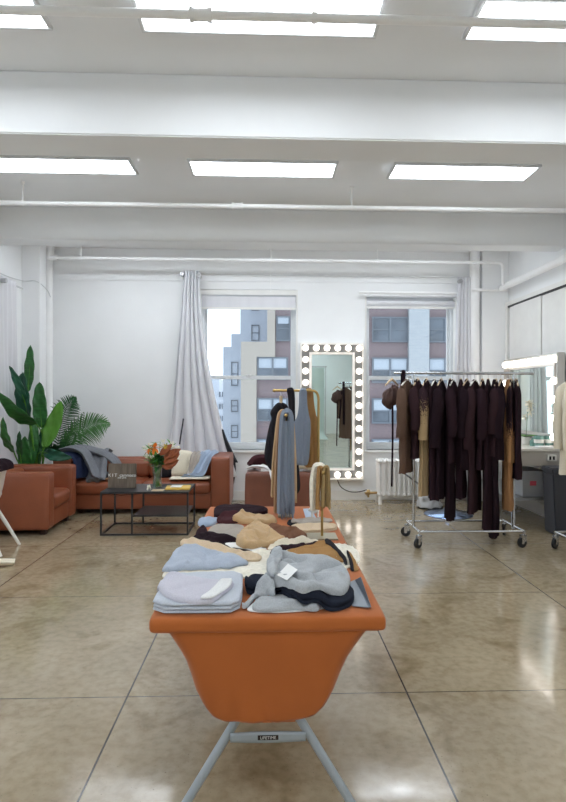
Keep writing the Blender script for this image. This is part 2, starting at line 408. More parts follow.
# corner chase, column at right rear
struct('trim_6', MB().box(XL, -2.965, 7.3, 7.5, 0, HC).box(XL, -3.09, 7.5, YB, 0, HC), M['wall'], smooth=False, bevel=.006)
struct('trim_7', MB().box(2.97, XR, 7.66, YB, 0, HC), M['wall'], smooth=False, bevel=.006)
struct('baseboard_back', MB().box(-2.9, 2.97, YB - .02, YB, 0, .13).box(-2.9, 2.97, YB - .028, YB, 0, .03), M['trim'], smooth=False, bevel=.003)
struct('baseboard_right', MB().box(XR - .02, XR, 2, 7.66, 0, .16), M['trim'], smooth=False, bevel=.003)
struct('baseboard_left', MB().box(XL, XL + .02, 0, 7.3, 0, .14), M['trim'], smooth=False, bevel=.003)
# faint plaster seam band on back wall above the windows
struct('trim_8', MB().box(-2.9, 2.97, YB - .012, YB, 3.06, 3.075), M['wall'], smooth=False)

def ywindow(name, W, mid, blind_h):
    x0, x1, z0, z1 = W; y = YB + .16
    fr = MB()
    t = .055
    fr.box(x0, x0 + t, y - .05, y + .05, z0, z1).box(x1 - t, x1, y - .05, y + .05, z0, z1).box(x0 + t, x1 - t, y - .05, y + .05, z1 - t, z1).box(x0 + t, x1 - t, y - .05, y + .05, z0, z0 + .05)
    o = struct(name, fr, M['winfr'], smooth=False, bevel=.004)
    # upper sash (outer) and lower sash (inner)
    def sash(xa, xb, za, zb, yy, nm):
        s = MB(); q = .035
        s.box(xa, xa + q, yy, yy + .03, za, zb).box(xb - q, xb, yy, yy + .03, za, zb).box(xa + q, xb - q, yy, yy + .03, za, za + .05).box(xa + q, xb - q, yy, yy + .03, zb - .05, zb)
        a = build(nm, s, M['winfr'], o, smooth=False, bevel=.003)
        build('pane', MB().box(xa + q, xb - q, yy + .012, yy + .018, za + .05, zb - .05), M['glass'], a, smooth=False)
    sash(x0 + t, x1 - t, mid, z1 - t, y + .01, 'sash'); sash(x0 + t, x1 - t, z0 + .05, mid + .045, y - .035, 'sash')
    build('sill', MB().box(x0 - .05, x1 + .05, YB - .045, YB + .11, z0 - .035, z0), M['trim'], o, smooth=False, bevel=.006)
    build('casing', MB().box(x0 - .0, x0 + .02, YB - .012, YB + .1, z0, z1).box(x1 - .02, x1, YB - .012, YB + .1, z0, z1), M['trim'], o, smooth=False)
    build('sash_lock', MB().box(mid * 0 + (x0 + x1) / 2 - .03, (x0 + x1) / 2 + .03, y - .05, y - .02, mid + .045, mid + .06), M['alum'], o, smooth=False)
    return o
ywindow('window_1', W1, 1.70, .2)
ywindow('window_2', W2, 1.70, .12)
# roller shades
t = thing('roller_shade', 'white roller shade pulled up at top of left back window', 'window shade', ((W1[0] + W1[1]) / 2, YB + .04, 2.85))
build('headrail', MB().box(W1[0] + .02, W1[1] - .0, YB + .0, YB + .075, 2.875, 2.945), M['trim'], t, smooth=False, bevel=.006)
mb = MB(); mb.tube([(W1[0] + .03, YB + .04, 2.84), (W1[1] - .03, YB + .04, 2.765)], .035, 16); mb.box(W1[0] + .03, W1[1] - .03, YB + .0, YB + .012, 2.69, 2.85); build('shade', mb, M['curtain'], t)
build('bottom_bar', MB().box(W1[0] + .03, W1[1] - .03, YB - .004, YB + .016, 2.67, 2.70), M['trim'], t, smooth=False)
t = thing('roller_shade', 'cream roller shade rolled up at top of right back window', 'window shade', ((W2[0] + W2[1]) / 2, YB + .04, 2.8))
mb = MB(); mb.tube([(W2[0] + .03, YB + .04, 2.775), (W2[1] - .03, YB + .04, 2.775)], .042, 16); build('roll', mb, M['curtain'], t)
build('bottom_bar', MB().box(W2[0] + .03, W2[1] - .03, YB - .002, YB + .02, 2.70, 2.73), M['trim'], t, smooth=False)

def xwindow(name, ya, yb, za, zb):
    x = XL - .16; t = .06
    m_ = MB().box(x - .04, x + .04, ya, ya + t, za, zb).box(x - .04, x + .04, yb - t, yb, za, zb).box(x - .04, x + .04, ya + t, yb - t, za, za + t).box(x - .04, x + .04, ya + t, yb - t, zb - t, zb).box(x - .04, x + .04, ya + t, yb - t, 1.7, 1.75)
    o = struct(name, m_, M['dark'], smooth=False, bevel=.004)
    build('pane', MB().box(x - .003, x + .003, ya + t, yb - t, za + t, zb - t), M['glass'], o, smooth=False)
    build('sill', MB().box(XL - .11, XL + .04, ya - .05, yb + .05, za - .03, za), M['trim'], o, smooth=False, bevel=.004)
xwindow('window_3', 4.9, 6.55, .75, 2.75); xwindow('window_4_added', .6, 2.6, .75, 2.75); xwindow('window_5_added', -3.6, -1.6, .75, 2.75)  # last two are out of view, added to bring in daylight

# sliding wall panels on the right wall
for i, (ya, yb) in enumerate(((7.42, 7.58), (6.66, 7.415), (5.4, 6.655), (4.1, 5.395))):
    pass
t = thing('sliding_panels', 'tall white sliding panels under a dark track on the right wall', 'sliding panels', (XR, 6, 0))
for ya, yb, dx in ((7.43, 7.56, .0), (6.655, 7.41, .012), (5.3, 6.65, 0), (3.9, 5.29, .012)):
    build('panel', MB().box(XR - .035 - dx, XR - .018 - dx, ya, yb, .2, 2.69), M['trim'], t, smooth=False, bevel=.003)
build('track', MB().box(XR - .045, XR, 3.9, 7.6, 2.69, 2.715), M['dark'], t, smooth=False)
build('frame', MB().box(XR - .055, XR, 3.9, 7.66, 2.715, 2.77).box(XR - .055, XR, 7.6, 7.66, .16, 2.715), M['trim'], t, smooth=False, bevel=.004)

# ------------------------------------------------------------------ ceiling light panels
posn = {-1: 'left', 0: 'middle', 1: 'right'}
def panel(x, y, label, group=None):
    t = thing('ceiling_light', label, 'ceiling light', (x, y, HC), group)
    hw, hd = .635, .165; z0, z1 = 3.42, 3.475
    fr = MB(); q = .022
    fr.box(x - hw, x + hw, y - hd, y - hd + q, z0, z1 - .03).box(x - hw, x + hw, y + hd - q, y + hd, z0, z1 - .03).box(x - hw, x - hw + q, y - hd + q, y + hd - q, z0, z1 - .03).box(x + hw - q, x + hw, y - hd + q, y + hd - q, z0, z1 - .03)
    fr.box(x - hw + .1, x + hw - .1, y - .1, y + .1, z1 - .03, HC)
    build('frame', fr, M['alum'], t, smooth=False, bevel=.003)
    build('diffuser', MB().box(x - hw + q, x + hw - q, y - hd + q, y + hd - q, z0 + .008, z0 + .02), M['panel'], t, smooth=False)
    build('backplate', MB().box(x - hw + q, x + hw - q, y - hd + q, y + hd - q, z0 + .03, z1 - .03), M['alum'], t, smooth=False)
for y, rown in ((2.87, 'front'), (4.83, 'second')):
    for k, x in ((-1, -1.80), (0, -.055), (1, 1.69)):
        panel(x, y, {'front': 'long lit ceiling panel at the %s of the nearest row, top of view', 'second': 'long lit ceiling panel at the %s of the second row between the beams'}[rown] % posn[k], 'lit ceiling panels')
for y in (-.3, 0.4 - 3.2, -5.0):  # unseen rows added to light the room from behind the camera
    for x in (-1.80, -.055, 1.69):
        panel(x, y, 'unseen lit ceiling panel added behind the photographer, %s one, %s row' % (posn[-1 if x < -1 else (0 if x < 1 else 1)], {-.3: 'nearest', -5.0: 'farthest'}.get(y, 'middle')), 'unseen ceiling panels added behind the view')
for k, x in ((-1, -1.80), (0, -.055), (1, 1.69)):  # hidden row added to brighten the back wall
    panel(x, 6.78, 'lit ceiling panel at the %s of a row added unseen behind the rear beam' % posn[k], 'lit ceiling panels')
# conduit between the panels
tag(build('ceiling_conduit', MB().tube([(XL + .02, 4.62, 3.47), (XR - .02, 4.62, 3.47)], .011, 8), M['alum']), 'thin grey conduit running along the ceiling behind the second light row', 'conduit')
tag(build('ceiling_conduit', MB().tube([(.8, 2.6, 3.475), (XR - .02, 2.6, 3.475)], .016, 8).box(.95, 1.4, 2.62, 2.68, 3.45, 3.5), M['alum']), 'grey conduit along the ceiling between the nearest light panels', 'conduit')

# ------------------------------------------------------------------ sprinkler pipes
def pipe(label, y, z, r, x0, x1, hang, tees, extra=None):
    t = thing('sprinkler_pipe', label, 'pipe', ((x0 + x1) / 2, y, z))
    m_ = MB().tube([(x0, y, z), (x1, y, z)], r, 16)
    if extra: m_.tube(smoothpath(extra, 4), r, 12)
    build('pipe_run', m_, M['pipe'], t)
    for x in tees: build('coupling', MB().tube([(x - .05, y, z), (x + .05, y, z)], r * 1.35, 16).tube([(x - .055, y, z), (x - .035, y, z)], r * 1.6, 16).tube([(x + .035, y, z), (x + .055, y, z)], r * 1.6, 16), M['pipe'], t)
    for x in hang: build('hanger_rod', MB().tube([(x, y, z), (x, y, HC)], .0095, 8).tube([(x - .012, y, z), (x + .012, y, z)], r * 1.25, 14).tube([(x, y, HC - .02), (x, y, HC)], .02, 8), M['pipe'], t)
pipe('white sprinkler pipe crossing in front of the nearest ceiling lights', 2.75, 3.335, .022, XL, XR, (.22,), (-.34,))
pipe('thin white sprinkler pipe crossing below the second row of lights', 5.39, 3.295, .021, XL, XR, (-2.35, .80), (-.31,))
pipe('white sprinkler pipe along the back wall above both windows', 7.42, 3.27, .021, -2.86, 3.08, (-2.48, .02, 1.45), (-2.84,), [(3.08, 7.42, 3.27), (3.14, 7.42, 3.26), (3.16, 7.42, 3.2), (3.16, 7.42, 3.02), (3.17, 7.42, 2.96)])
tag(build('wall_pipe', MB().tube([(1.25, 7.71, 2.905), (2.74, 7.71, 2.905)], .02, 12).tube([(2.72, 7.71, 2.89), (2.80, 7.71, 2.89)], .035, 12).tube([(2.8, 7.62, 2.94), (3.3, 7.62, 2.94)], .02, 12), M['pipe']), 'white horizontal pipe above the right back window', 'pipe')
tag(build('riser_pipe', MB().tube([(-2.99, 7.64, 0), (-2.99, 7.64, 3.36)], .06, 20).tube([(-2.99, 7.64, 3.3), (-2.99, 7.64, HC)], .075, 20), M['pipe']), 'fat white vertical pipe in the left rear corner', 'pipe')
tag(build('riser_pipe', MB().tube([(2.87, 7.68, 0), (2.87, 7.68, HC)], .068, 20), M['pipe']), 'fat white vertical pipe beside the right window curtain', 'pipe')
tag(build('wall_pipe', MB().tube([(3.22, 0, 2.965), (3.22, 7.6, 2.965)], .045, 16).tube([(3.22, 5.9, 2.965), (3.26, 5.9, 3.1), (3.22, 5.9, 3.3), (3.22, 5.9, HC)], .012, 8), M['pipe']), 'long white pipe running high along the right wall', 'pipe')
tag(build('wall_cable', MB().tube(smoothpath([(-3.17, 6.0, 2.98), (-3.17, 6.6, 2.9), (-3.17, 7.24, 2.93), (-3.0, 7.27, 2.93), (-2.94, 7.45, 2.86), (-2.93, 7.56, 2.78)]), .006, 6), M['alum']), 'thin cable running round the corner column at left', 'cable')
tag(build('curtain_wire', MB().tube([(-1.3, 7.76, 3.16), (.3, 7.76, 3.14), (2.9, 7.76, 3.14)], .005, 6), M['alum']), 'thin wire stretched high along the back wall', 'wire')
for (a, b_, zz) in ((.02, .02, 3.0),):
    tag(build('hanging_wire', MB().tube([(.02, 7.72, HC), (.02, 7.73, 2.9)], .004, 6), M['pipe']), 'thin vertical wire hanging above the left back window', 'wire')

# ------------------------------------------------------------------ curtains
def curtain(name, label, top, bot, z0, z1, y, mid=None, amp=.05, pleats=6, axis='x', lining=None, seed=0):
    t = thing(name, label, 'curtain', ((top[0] + top[1]) / 2 if axis == 'x' else y, y if axis == 'x' else (top[0] + top[1]) / 2, z0))
    def fn(u, v):
        a0 = top[0] + (bot[0] - top[0]) * v ** 1.1; a1 = top[1] + (bot[1] - top[1]) * v ** (mid or 1.3)
        x = a0 + (a1 - a0) * u; z = z1 + (z0 - z1) * v
        d = amp * (.55 + .45 * v) * math.sin(u * pleats * 2 * PI + .8 * noise.noise(Vector((u * 3, v * 2, seed)))) + .02 * noise.noise(Vector((u * 4, v * 3, seed + 3)))
        x += .012 * math.cos(u * pleats * 2 * PI) * (.3 + v)
        return (x, y + d, z) if axis == 'x' else (y + d, x, z)
    build('drape', MB().grid(fn, pleats * 12, 36), M['curtain'], t, solid=.004)
    for l_ in lining or (): build('lining', l_, M['lining'], t, solid=.005)
    return t
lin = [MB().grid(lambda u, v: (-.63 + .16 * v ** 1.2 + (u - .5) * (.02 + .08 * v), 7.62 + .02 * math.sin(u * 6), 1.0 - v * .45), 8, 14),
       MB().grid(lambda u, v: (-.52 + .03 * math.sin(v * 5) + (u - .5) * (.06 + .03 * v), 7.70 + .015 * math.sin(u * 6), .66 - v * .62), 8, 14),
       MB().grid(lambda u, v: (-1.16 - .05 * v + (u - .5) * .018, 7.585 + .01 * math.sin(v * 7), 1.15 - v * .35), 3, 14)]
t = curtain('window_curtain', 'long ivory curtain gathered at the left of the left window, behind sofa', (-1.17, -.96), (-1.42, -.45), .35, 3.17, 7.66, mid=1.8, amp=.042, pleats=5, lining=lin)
build('grommet', MB().tube([(-1.19, 7.72, 3.12), (-1.19, 7.62, 3.12)], .026, 12), M['silver'], t)
build('grommet', MB().tube([(-.965, 7.72, 3.1), (-.965, 7.62, 3.1)], .03, 12), M['silver'], t)
t = curtain('window_curtain', 'ivory curtain hanging at the right edge of the right window', (2.62, 2.80), (2.50, 2.83), .1, 3.12, 7.66, amp=.03, pleats=4, seed=4)
build('grommet', MB().tube([(2.645, 7.66, 3.06), (2.645, 7.6, 3.06)], .03, 12), M['silver'], t)
t = curtain('window_curtain', 'pale curtain over the left wall window beside the tall plant', (6.2, 6.88), (6.2, 6.98), .3, 2.83, XL + .12, amp=.035, pleats=7, axis='y', seed=9)
build('grommet', MB().tube([(XL + .2, 6.46, 2.77), (XL + .14, 6.46, 2.77)], .028, 12), M['silver'], t)
tag(build('curtain_rod', MB().tube([(XL + .1, 4.6, 2.8), (XL + .1, 7.1, 2.8)], .012, 8), M['alum']), 'thin curtain rod on the left wall', 'curtain rod')

# ------------------------------------------------------------------ buildings outside
def bwin(par, x0, x1, z0, z1, y, n=2, blind=.45):
    fr = MB(); fr.box(x0, x1, y - .08, y + .1, z0, z0 + .1).box(x0, x1, y - .08, y + .1, z1 - .1, z1)
    for k in range(n + 1):
        xx = x0 + (x1 - x0) * k / n; fr.box(max(x0, xx - .07), min(x1, xx + .07), y - .08, y + .1, z0 + .1, z1 - .1)
    fr.box(x0, x1, y - .04, y + .06, (z0 + z1) / 2 - .04, (z0 + z1) / 2 + .04)
    f = build('window', fr, M['farframe'], par, smooth=False)
    build('pane', MB().box(x0 + .05, x1 - .05, y + .02, y + .06, z0 + .05, z1 - .05), M['farpane'], f, smooth=False)
    if blind: build('blind', MB().box(x0 + .12, x1 - .12, y - .0, y + .015, z1 - (z1 - z0) * blind, z1 - .1), M['shade'], f, smooth=False)
YF = 40.0
def X_(px, Y): return P(px, 396, Y=Y).x
def Z_(py, Y): return P(269, py, Y=Y).z
fl = Z_(357, YF) - Z_(398, YF)
# right building
b = thing('brick_building', 'red brown brick building with pale piers seen through the right window', 'building', (9, YF, -25))
x0, x1 = X_(362, YF), X_(500, YF)
build('wall', MB().box(x0 - 1.8, x1, YF + .1, YF + 8, -25, 25), M['brick_red'], b, smooth=False)
for a, c in ((408, 428), (463, 480)): build('pier', MB().box(X_(a, YF), X_(c, YF), YF - .3, YF + .3, -25, 25), M['brick_pale'], b, smooth=False)
for a, c in ((372, 408), (428, 462)):
    for k in range(-1, 4):
        zt = Z_(357, YF) + fl * (1 - k); zt -= 0
        bwin(b, X_(a, YF), X_(c, YF), zt - fl * .62, zt, YF, 2, .5 if k != 0 else 0)
# left tan and brick building
b = thing('brick_building', 'tan and brown brick building seen through the left back window', 'building', (0, YF, -25))
build('wall', MB().box(X_(256, YF), X_(330, YF), YF + .1, YF + 8, -25, Z_(350, YF)).box(X_(275, YF), X_(330, YF), YF + .1, YF + 8, Z_(350, YF), 25), M['brick_red'], b, smooth=False)
build('corner_pier', MB().box(X_(241, YF), X_(256.5, YF), YF - .2, YF + 8, -25, Z_(342, YF)), M['brick_tan'], b, smooth=False)
build('setback_pier', MB().box(X_(256.5, YF), X_(275, YF), YF - .2, YF + 6, Z_(357, YF), Z_(342, YF)).box(X_(267, YF), X_(275, YF), YF - .2, YF + 6, Z_(342, YF), 25), M['brick_tan'], b, smooth=False)
bwin(b, X_(276, YF), X_(290, YF), Z_(341, YF), Z_(316, YF), YF, 1, .3)
for k in range(0, 4):
    zt = Z_(357, YF) - fl * k; bwin(b, X_(257, YF), X_(288, YF), zt - fl * .56, zt, YF, 2, .5)
# white stepped building
Y2 = 52
b = thing('white_building', 'pale stepped building left of the tan brick one beyond the left window', 'building', (-2, Y2, -30))
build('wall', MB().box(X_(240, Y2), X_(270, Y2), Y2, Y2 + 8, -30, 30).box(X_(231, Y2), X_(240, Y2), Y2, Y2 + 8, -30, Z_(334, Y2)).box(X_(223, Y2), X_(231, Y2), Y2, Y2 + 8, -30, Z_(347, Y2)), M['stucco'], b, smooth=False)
for a, c, d, e in ((251, 259, 325, 341), (231, 238, 362, 386), (231, 238, 400, 412), (251, 259, 296, 311), (231, 238, 425, 438)):
    bwin(b, X_(a, Y2), X_(c, Y2), Z_(e, Y2), Z_(d, Y2), Y2, 1, 0)
Y3 = 80
b = thing('distant_tower', 'hazy pale tower block low in the left window', 'building', (-8, Y3, -40))
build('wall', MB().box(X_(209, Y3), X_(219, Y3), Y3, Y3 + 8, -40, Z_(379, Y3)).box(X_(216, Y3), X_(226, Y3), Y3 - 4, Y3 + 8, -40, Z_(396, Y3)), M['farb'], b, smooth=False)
for px in (211, 215, 219, 222):
    for py in (392, 404, 416, 428): build('window', MB().box(X_(px, Y3 - 4), X_(px + 1.6, Y3 - 4), Y3 - 4.15, Y3 - 3.9, Z_(py + 5, Y3 - 4), Z_(py, Y3 - 4)), M['farframe'], b, smooth=False) if px > 216 or py > 400 else None

# ================================================================== MIRRORS
def hollywood(label, mw, W, H, border, bulbs, name='lighted_mirror', br=.043, frame_m=None, bulb_m=None):
    """mirror standing in local XZ plane facing -Y, origin at bottom centre"""
    t = thing(name, label, 'mirror', tuple(mw.translation))
    hw = W / 2; q = .022
    fr = MB()
    fr.box(-hw, -hw + q, -.06, .03, 0, H, mw).box(hw - q, hw, -.06, .03, 0, H, mw).box(-hw + q, hw - q, -.06, .03, 0, q, mw).box(-hw + q, hw - q, -.06, .03, H - q, H, mw)
    build('frame', fr, frame_m or M['trim'], t, smooth=False, bevel=.004)
    build('light_strip', MB().box(-hw + q, hw - q, 0, .03, q, H - q, mw), mat('strip_silver', (128, 130, 130), .3, .5), t, smooth=False)
    i = border; j = border + .035
    fi = MB(); fi.box(-hw + i, -hw + j, -.035, 0, i, H - i, mw).box(hw - j, hw - i, -.035, 0, i, H - i, mw).box(-hw + j, hw - j, -.035, 0, i, j, mw).box(-hw + j, hw - j, -.035, 0, H - j, H - i, mw)
    build('inner_frame', fi, frame_m or M['trim'], t, smooth=False, bevel=.003)
    build('mirror_glass', MB().box(-hw + j, hw - j, -.012, -.001, j, H - j, mw), M['mirror'], t, smooth=False)
    bm_ = MB().ball((0, 0, 0), br, 10); src = None
    for bx, bz in bulbs:
        s = MB().tube([mw @ Vector((bx, 0, bz)), mw @ Vector((bx, -.03, bz))], .018, 10)
        so = build('socket', s, M['socket'], t)
        c = mw @ Vector((bx, -.03 - br * .9, bz))
        if src is None:
            me = build('bulb', bm_, bulb_m or M['bulb'], so); src = me
        else:
            me = src.copy(); COL.objects.link(me)
        me.parent = so; me.matrix_parent_inverse = Matrix.Identity(4); me.location = c - (so.parent.location if False else Vector((0, 0, 0))) - t.location
        me.location = c
        me.matrix_parent_inverse = Matrix.Translation(t.location).inverted() @ Matrix.Identity(4)
        # socket sits in world coordinates with its own inverse, so undo it for the bulb
        me.matrix_parent_inverse = Matrix.Identity(4)
    return t
YM = 7.73
mx0, mx1 = X_(300, YM), X_(364, YM); mz0, mz1 = Z_(480, YM), Z_(342.5, YM)
W_, H_ = mx1 - mx0, mz1 - mz0
bl = []
nv = 12
for k in range(nv):
    z = .075 + (H_ - .15) * k / (nv - 1); bl += [(-W_ / 2 + .075, z), (W_ / 2 - .075, z)]
for k in range(1, 5):
    x = -W_ / 2 + .075 + (W_ - .15) * k / 5; bl += [(x, .075), (x, H_ - .075)]
tm_ = hollywood('tall white framed mirror ringed with lit globe bulbs on the back wall', Matrix.Translation(((mx0 + mx1) / 2, YB - .035, mz0)), W_, H_, .13, bl)
# cord and outlet
build('power_cord', MB().tube(smoothpath([(.95, 7.74, .32), (1.0, 7.72, .2), (1.12, 7.73, .13), (1.25, 7.74, .12), (1.37, 7.74, .15)]), .007, 6), M['blk'], tm_)

# ================================================================== RADIATOR
t = thing('radiator', 'white cast iron column radiator under the right window', 'radiator', (1.8, 7.55, 0))
sec = MB(); nsec = 15
for k in range(nsec):
    x = 1.50 + .066 * k; legs = k in (0, nsec - 1)
    s = MB()
    for yy in (7.46, 7.55, 7.64): s.tube([(x, yy, .12), (x, yy, .58)], .0175, 10)
    s.soft(x - .026, x + .026, 7.43, 7.67, .555, .605, .024, n=6); s.soft(x - .026, x + .026, 7.43, 7.67, .105, .155, .024, n=6)
    if legs: s.tube([(x, 7.46, .12), (x, 7.45, .0)], [.022, .026], 10).tube([(x, 7.64, .12), (x, 7.65, 0)], [.022, .026], 10)
    build('section', s, M['trim'], t)
build('valve', MB().tube([(1.32, 7.55, .14), (1.48, 7.55, .14)], .016, 10).tube([(1.36, 7.55, .08), (1.36, 7.55, .14)], .014, 10).tube([(1.36, 7.55, .1), (1.36, 7.79, .1)], .014, 10).tube([(1.34, 7.55, .15), (1.38, 7.55, .15)], .035, 12), M['socket'], t)

# ================================================================== LEATHER SEATING
def sofa(name, label, cat, Wd, D, H, seath, arm, back, mt, loc, rz, ncush=1, armh=None):
    """local: width along X centred, depth along Y from 0 (front) to D (back)"""
    t = thing(name, label, cat, loc)
    m = Matrix.Translation(loc) @ Matrix.Rotation(rz, 4, 'Z'); ah = armh or H
    hw = Wd / 2; g = .06
    for s in (-1, 1):
        a, b_ = sorted((s * hw, s * (hw - arm)))
        o = build('arm', MB().soft(a, b_, 0, D - .0, g, ah, .03, .006, 12, m), mt, t)
        c = (a + b_) / 2
        for xx in (a + .012, b_ - .012):
            build('piping', MB().tube([m @ Vector((xx, .008, g + .05)), m @ Vector((xx, .006, ah - .014)), m @ Vector((xx, .03, ah - .004)), m @ Vector((xx, D - .04, ah - .004))], .005, 6), mt, o)
    build('backrest', MB().soft(-hw + arm, hw - arm, D - back, D, g, H, .035, .006, 12, m), mt, t)
    build('base', MB().soft(-hw + arm, hw - arm, .03, D - back, g, seath - .13, .015, 0, 6, m), mt, t)
    inner = Wd - 2 * arm; cw = inner / ncush
    for k in range(ncush):
        x = -hw + arm + cw * k
        build('seat_cushion', MB().soft(x + .004, x + cw - .004, .0, D - back, seath - .16, seath, .05, .014, 14, m, wr=.004), mt, t)
        build('back_cushion', MB().soft(x + .004, x + cw - .004, D - back - .13, D - back + .01, seath + .002, H - .02, .045, .014, 14, m, wr=.004), mt, t)
    for sx in (-1, 1):
        for y in (.06, D - .1): build('foot', MB().box(sx * (hw - .11) - .035, sx * (hw - .11) + .035, y, y + .06, 0, g + .005, m), M['wood_dark'], t, smooth=False, bevel=.004)
    return t, m
# armchair facing right on the left side: front plane X=-2.3, near side Y=5.86
sofa('armchair', 'boxy cognac leather armchair at far left facing right', 'armchair', .84, .82, .65, .40, .17, .17, M['leather'], (-2.28, 6.26, 0), R(90))
sofa('sofa', 'long cognac leather sofa against the back wall behind the coffee table', 'sofa', 2.16, .72, .64, .40, .235, .17, M['leather'], (-1.56, 6.88, 0), 0, 2, armh=.70)
rear_chair, _m = sofa('armchair', 'brown leather armchair seen from behind, beyond the clothes table', 'armchair', .74, .76, .64, .40, .15, .16, M['leather_dark'], (.125, 6.68, 0), R(180))

build('back_panel', MB().soft(.125 - .372, .125 + .372, 5.885, 5.95, .06, .652, .05, .008, 16), M['leather_dark'], rear_chair)
# ================================================================== COFFEE TABLE
ct = thing('coffee_table', 'black metal framed rectangular coffee table in front of the sofa', 'coffee table', (-1.31, 6.13, 0))
cx0, cx1, cy0, cy1, cz = -1.755, -.84, 5.85, 6.39, .455
build('tabletop', MB().box(cx0, cx1, cy0, cy1, cz - .02, cz), M['blacktable'], ct, smooth=False, bevel=.002)
q = .018
xm = X_(132, 5.88)
for x in (cx0, cx1 - q):
    for y in (cy0, cy1 - q): build('leg', MB().box(x, x + q, y, y + q, 0, cz - .02), M['blacktable'], ct, smooth=False)
for y in (cy0, cy1 - q): build('leg', MB().box(xm, xm + q, y, y + q, q, cz - .02), M['blacktable'], ct, smooth=False)
build('base_frame', MB().box(cx0 + q, cx1 - q, cy0, cy0 + q, .0, q).box(cx0 + q, cx1 - q, cy1 - q, cy1, .0, q).box(cx0, cx0 + q, cy0 + q, cy1 - q, 0, q).box(cx1 - q, cx1, cy0 + q, cy1 - q, 0, q), M['blacktable'], ct, smooth=False)
build('shelf', MB().box(xm + q, cx1 - q, cy0 + .02, cy1 - .02, .195, .21).box(xm, cx1, cy0 + .002, cy0 + .02, .195, .21), M['blacktable'], ct, smooth=False)
# wood sign
wood = mat('weathered_wood', (118, 104, 90), .6, rgb2=(92, 80, 68), vscale=7, stretch=(7, 1, .8), bump=.1, bscale=30)
sx0, sx1 = X_(108, 6.1), X_(136, 6.1); sz1 = Z_(463.5, 6.1)
sg = thing('wooden_sign', 'square grey wood sign with white lettering leaning on the coffee table', 'sign', ((sx0 + sx1) / 2, 6.1, cz))
tl = Matrix.Translation(((sx0 + sx1) / 2, 6.1, cz)) @ Matrix.Rotation(R(-6), 4, 'X')
hh = sz1 - cz; hwid = (sx1 - sx0) / 2
build('board', MB().box(-hwid, hwid, 0, .018, .002, hh, tl), wood, sg, smooth=False, bevel=.002)
build('easel_back', MB().box(-.03, .03, .018, .03, .03, hh * .7, tl).box(-.02, .02, .05, .06, .0, hh * .72, tl @ Matrix.Rotation(R(9), 4, 'X')), M['blacktable'], sg, smooth=False)
text('lettering', 'K I T  cammaco', .047, tl @ Matrix.Translation((0, -.001, hh * .52)) @ Matrix.Rotation(R(90), 4, 'X'), M['paper'], sg)
text('small_lettering', 'new york', .024, tl @ Matrix.Translation((0, -.001, hh * .42)) @ Matrix.Rotation(R(90), 4, 'X'), M['paper'], sg)
# vase with bouquet
vx, vy = X_(157.5, 6.08), 6.08
v = thing('glass_vase', 'clear glass vase of water standing on the coffee table', 'vase', (vx, vy, cz))
vg = bpy.data.materials.new('vase_glass'); vg.use_nodes = True
M['vase'] = clear('vase_glass_clear', (.86, .93, .90), .10, .04)
prof = [(.040, 0), (.046, .004), (.050, .03), (.047, .12), (.050, .2), (.060, .262)]
build('glass_wall', MB().lathe(prof + [(.056, .262), (.046, .2), (.043, .12), (.045, .03), (.038, .012)], (vx, vy, cz), 24), M['vase'], v)
build('water', MB().lathe([(.036, .013), (.044, .03), (.042, .12), (.044, .16)], (vx, vy, cz), 20), clear('water_clear', (.80, .90, .86), .05), v)
bq = thing('flower_bouquet', 'bouquet of orange lilies, white sprigs and rust leaves in the glass vase', 'flowers', (vx, vy, cz + .2))
zb = cz + .24
st = MB(); r_ = random.Random(3)
heads = []
for k in range(26):
    a = r_.uniform(0, 2 * PI); rr = r_.uniform(.03, .17); h = r_.uniform(.08, .24) + .05 * (rr < .08)
    tip = Vector((vx + rr * math.cos(a) * 1.0, vy + rr * math.sin(a) * .8, zb + h)); heads.append(tip)
    st.tube(bez((vx + r_.uniform(-.02, .02), vy + r_.uniform(-.02, .02), cz + .02), (vx + .3 * (tip.x - vx) * .3, vy, zb), tip, 6), .0028, 5)
build('stems', st, M['leafC'], bq)
def petal(mb, c, d, L, Wp, up=Vector((0, 0, 1)), curl=.3):
    d = Vector(d).normalized(); s = d.cross(up)
    s = s.normalized() if s.length > .05 else Vector((1, 0, 0)); n = s.cross(d)
    mb.grid(lambda u, vv: tuple(Vector(c) + d * L * vv + s * (u - .5) * Wp * math.sin(PI * min(1, .08 + vv * .9)) + n * (-curl * L * vv * vv + .15 * Wp * abs(u - .5))), 4, 6)
orm = mat('lily_orange', (232, 134, 40), .6, var=.1); yl = mat('bloom_yellow', (222, 190, 50), .6); wh = mat('bloom_white', (240, 238, 220), .7); ru = mat('rust_leaf', (138, 70, 34), .6, var=.2, vscale=20)
def at(px, py, Y): return P(px, py, Y=Y)
f_ = MB(); c = at(154.5, 448, 5.90)
for k in range(6):
    a = k * PI / 3 + .3; petal(f_, c, (math.cos(a), -.4, math.sin(a) + .1), .075, .042)
build('lily_bloom', f_, orm, bq, solid=.0015)
f_ = MB(); c = at(148, 451, 5.91)
for k in range(5):
    a = k * 2 * PI / 5; petal(f_, c, (math.cos(a), -.4, math.sin(a)), .035, .022)
build('lily_bloom', f_, orm, bq, solid=.0015)
f_ = MB(); c = at(165, 446, 5.9)
for k in range(12):
    a = k * PI / 6; petal(f_, c, (math.cos(a), -.5, math.sin(a)), .036, .012)
build('yellow_bloom', f_, yl, bq, solid=.001)
for (px, py) in ((170, 450), (150, 445), (160, 452), (173, 446), (145, 448), (163, 441), (168, 456), (175, 452), (152, 457), (172, 443), (147, 456), (178, 448)):
    f_ = MB(); c = at(px, py, 6.02 + r_.uniform(-.06, .06))
    for k in range(12): f_.ball(tuple(c + Vector((r_.uniform(-.02, .02), r_.uniform(-.02, .02), r_.uniform(-.02, .02)))), .007, 5)
    build('white_sprig', f_, wh, bq)
f_ = MB()
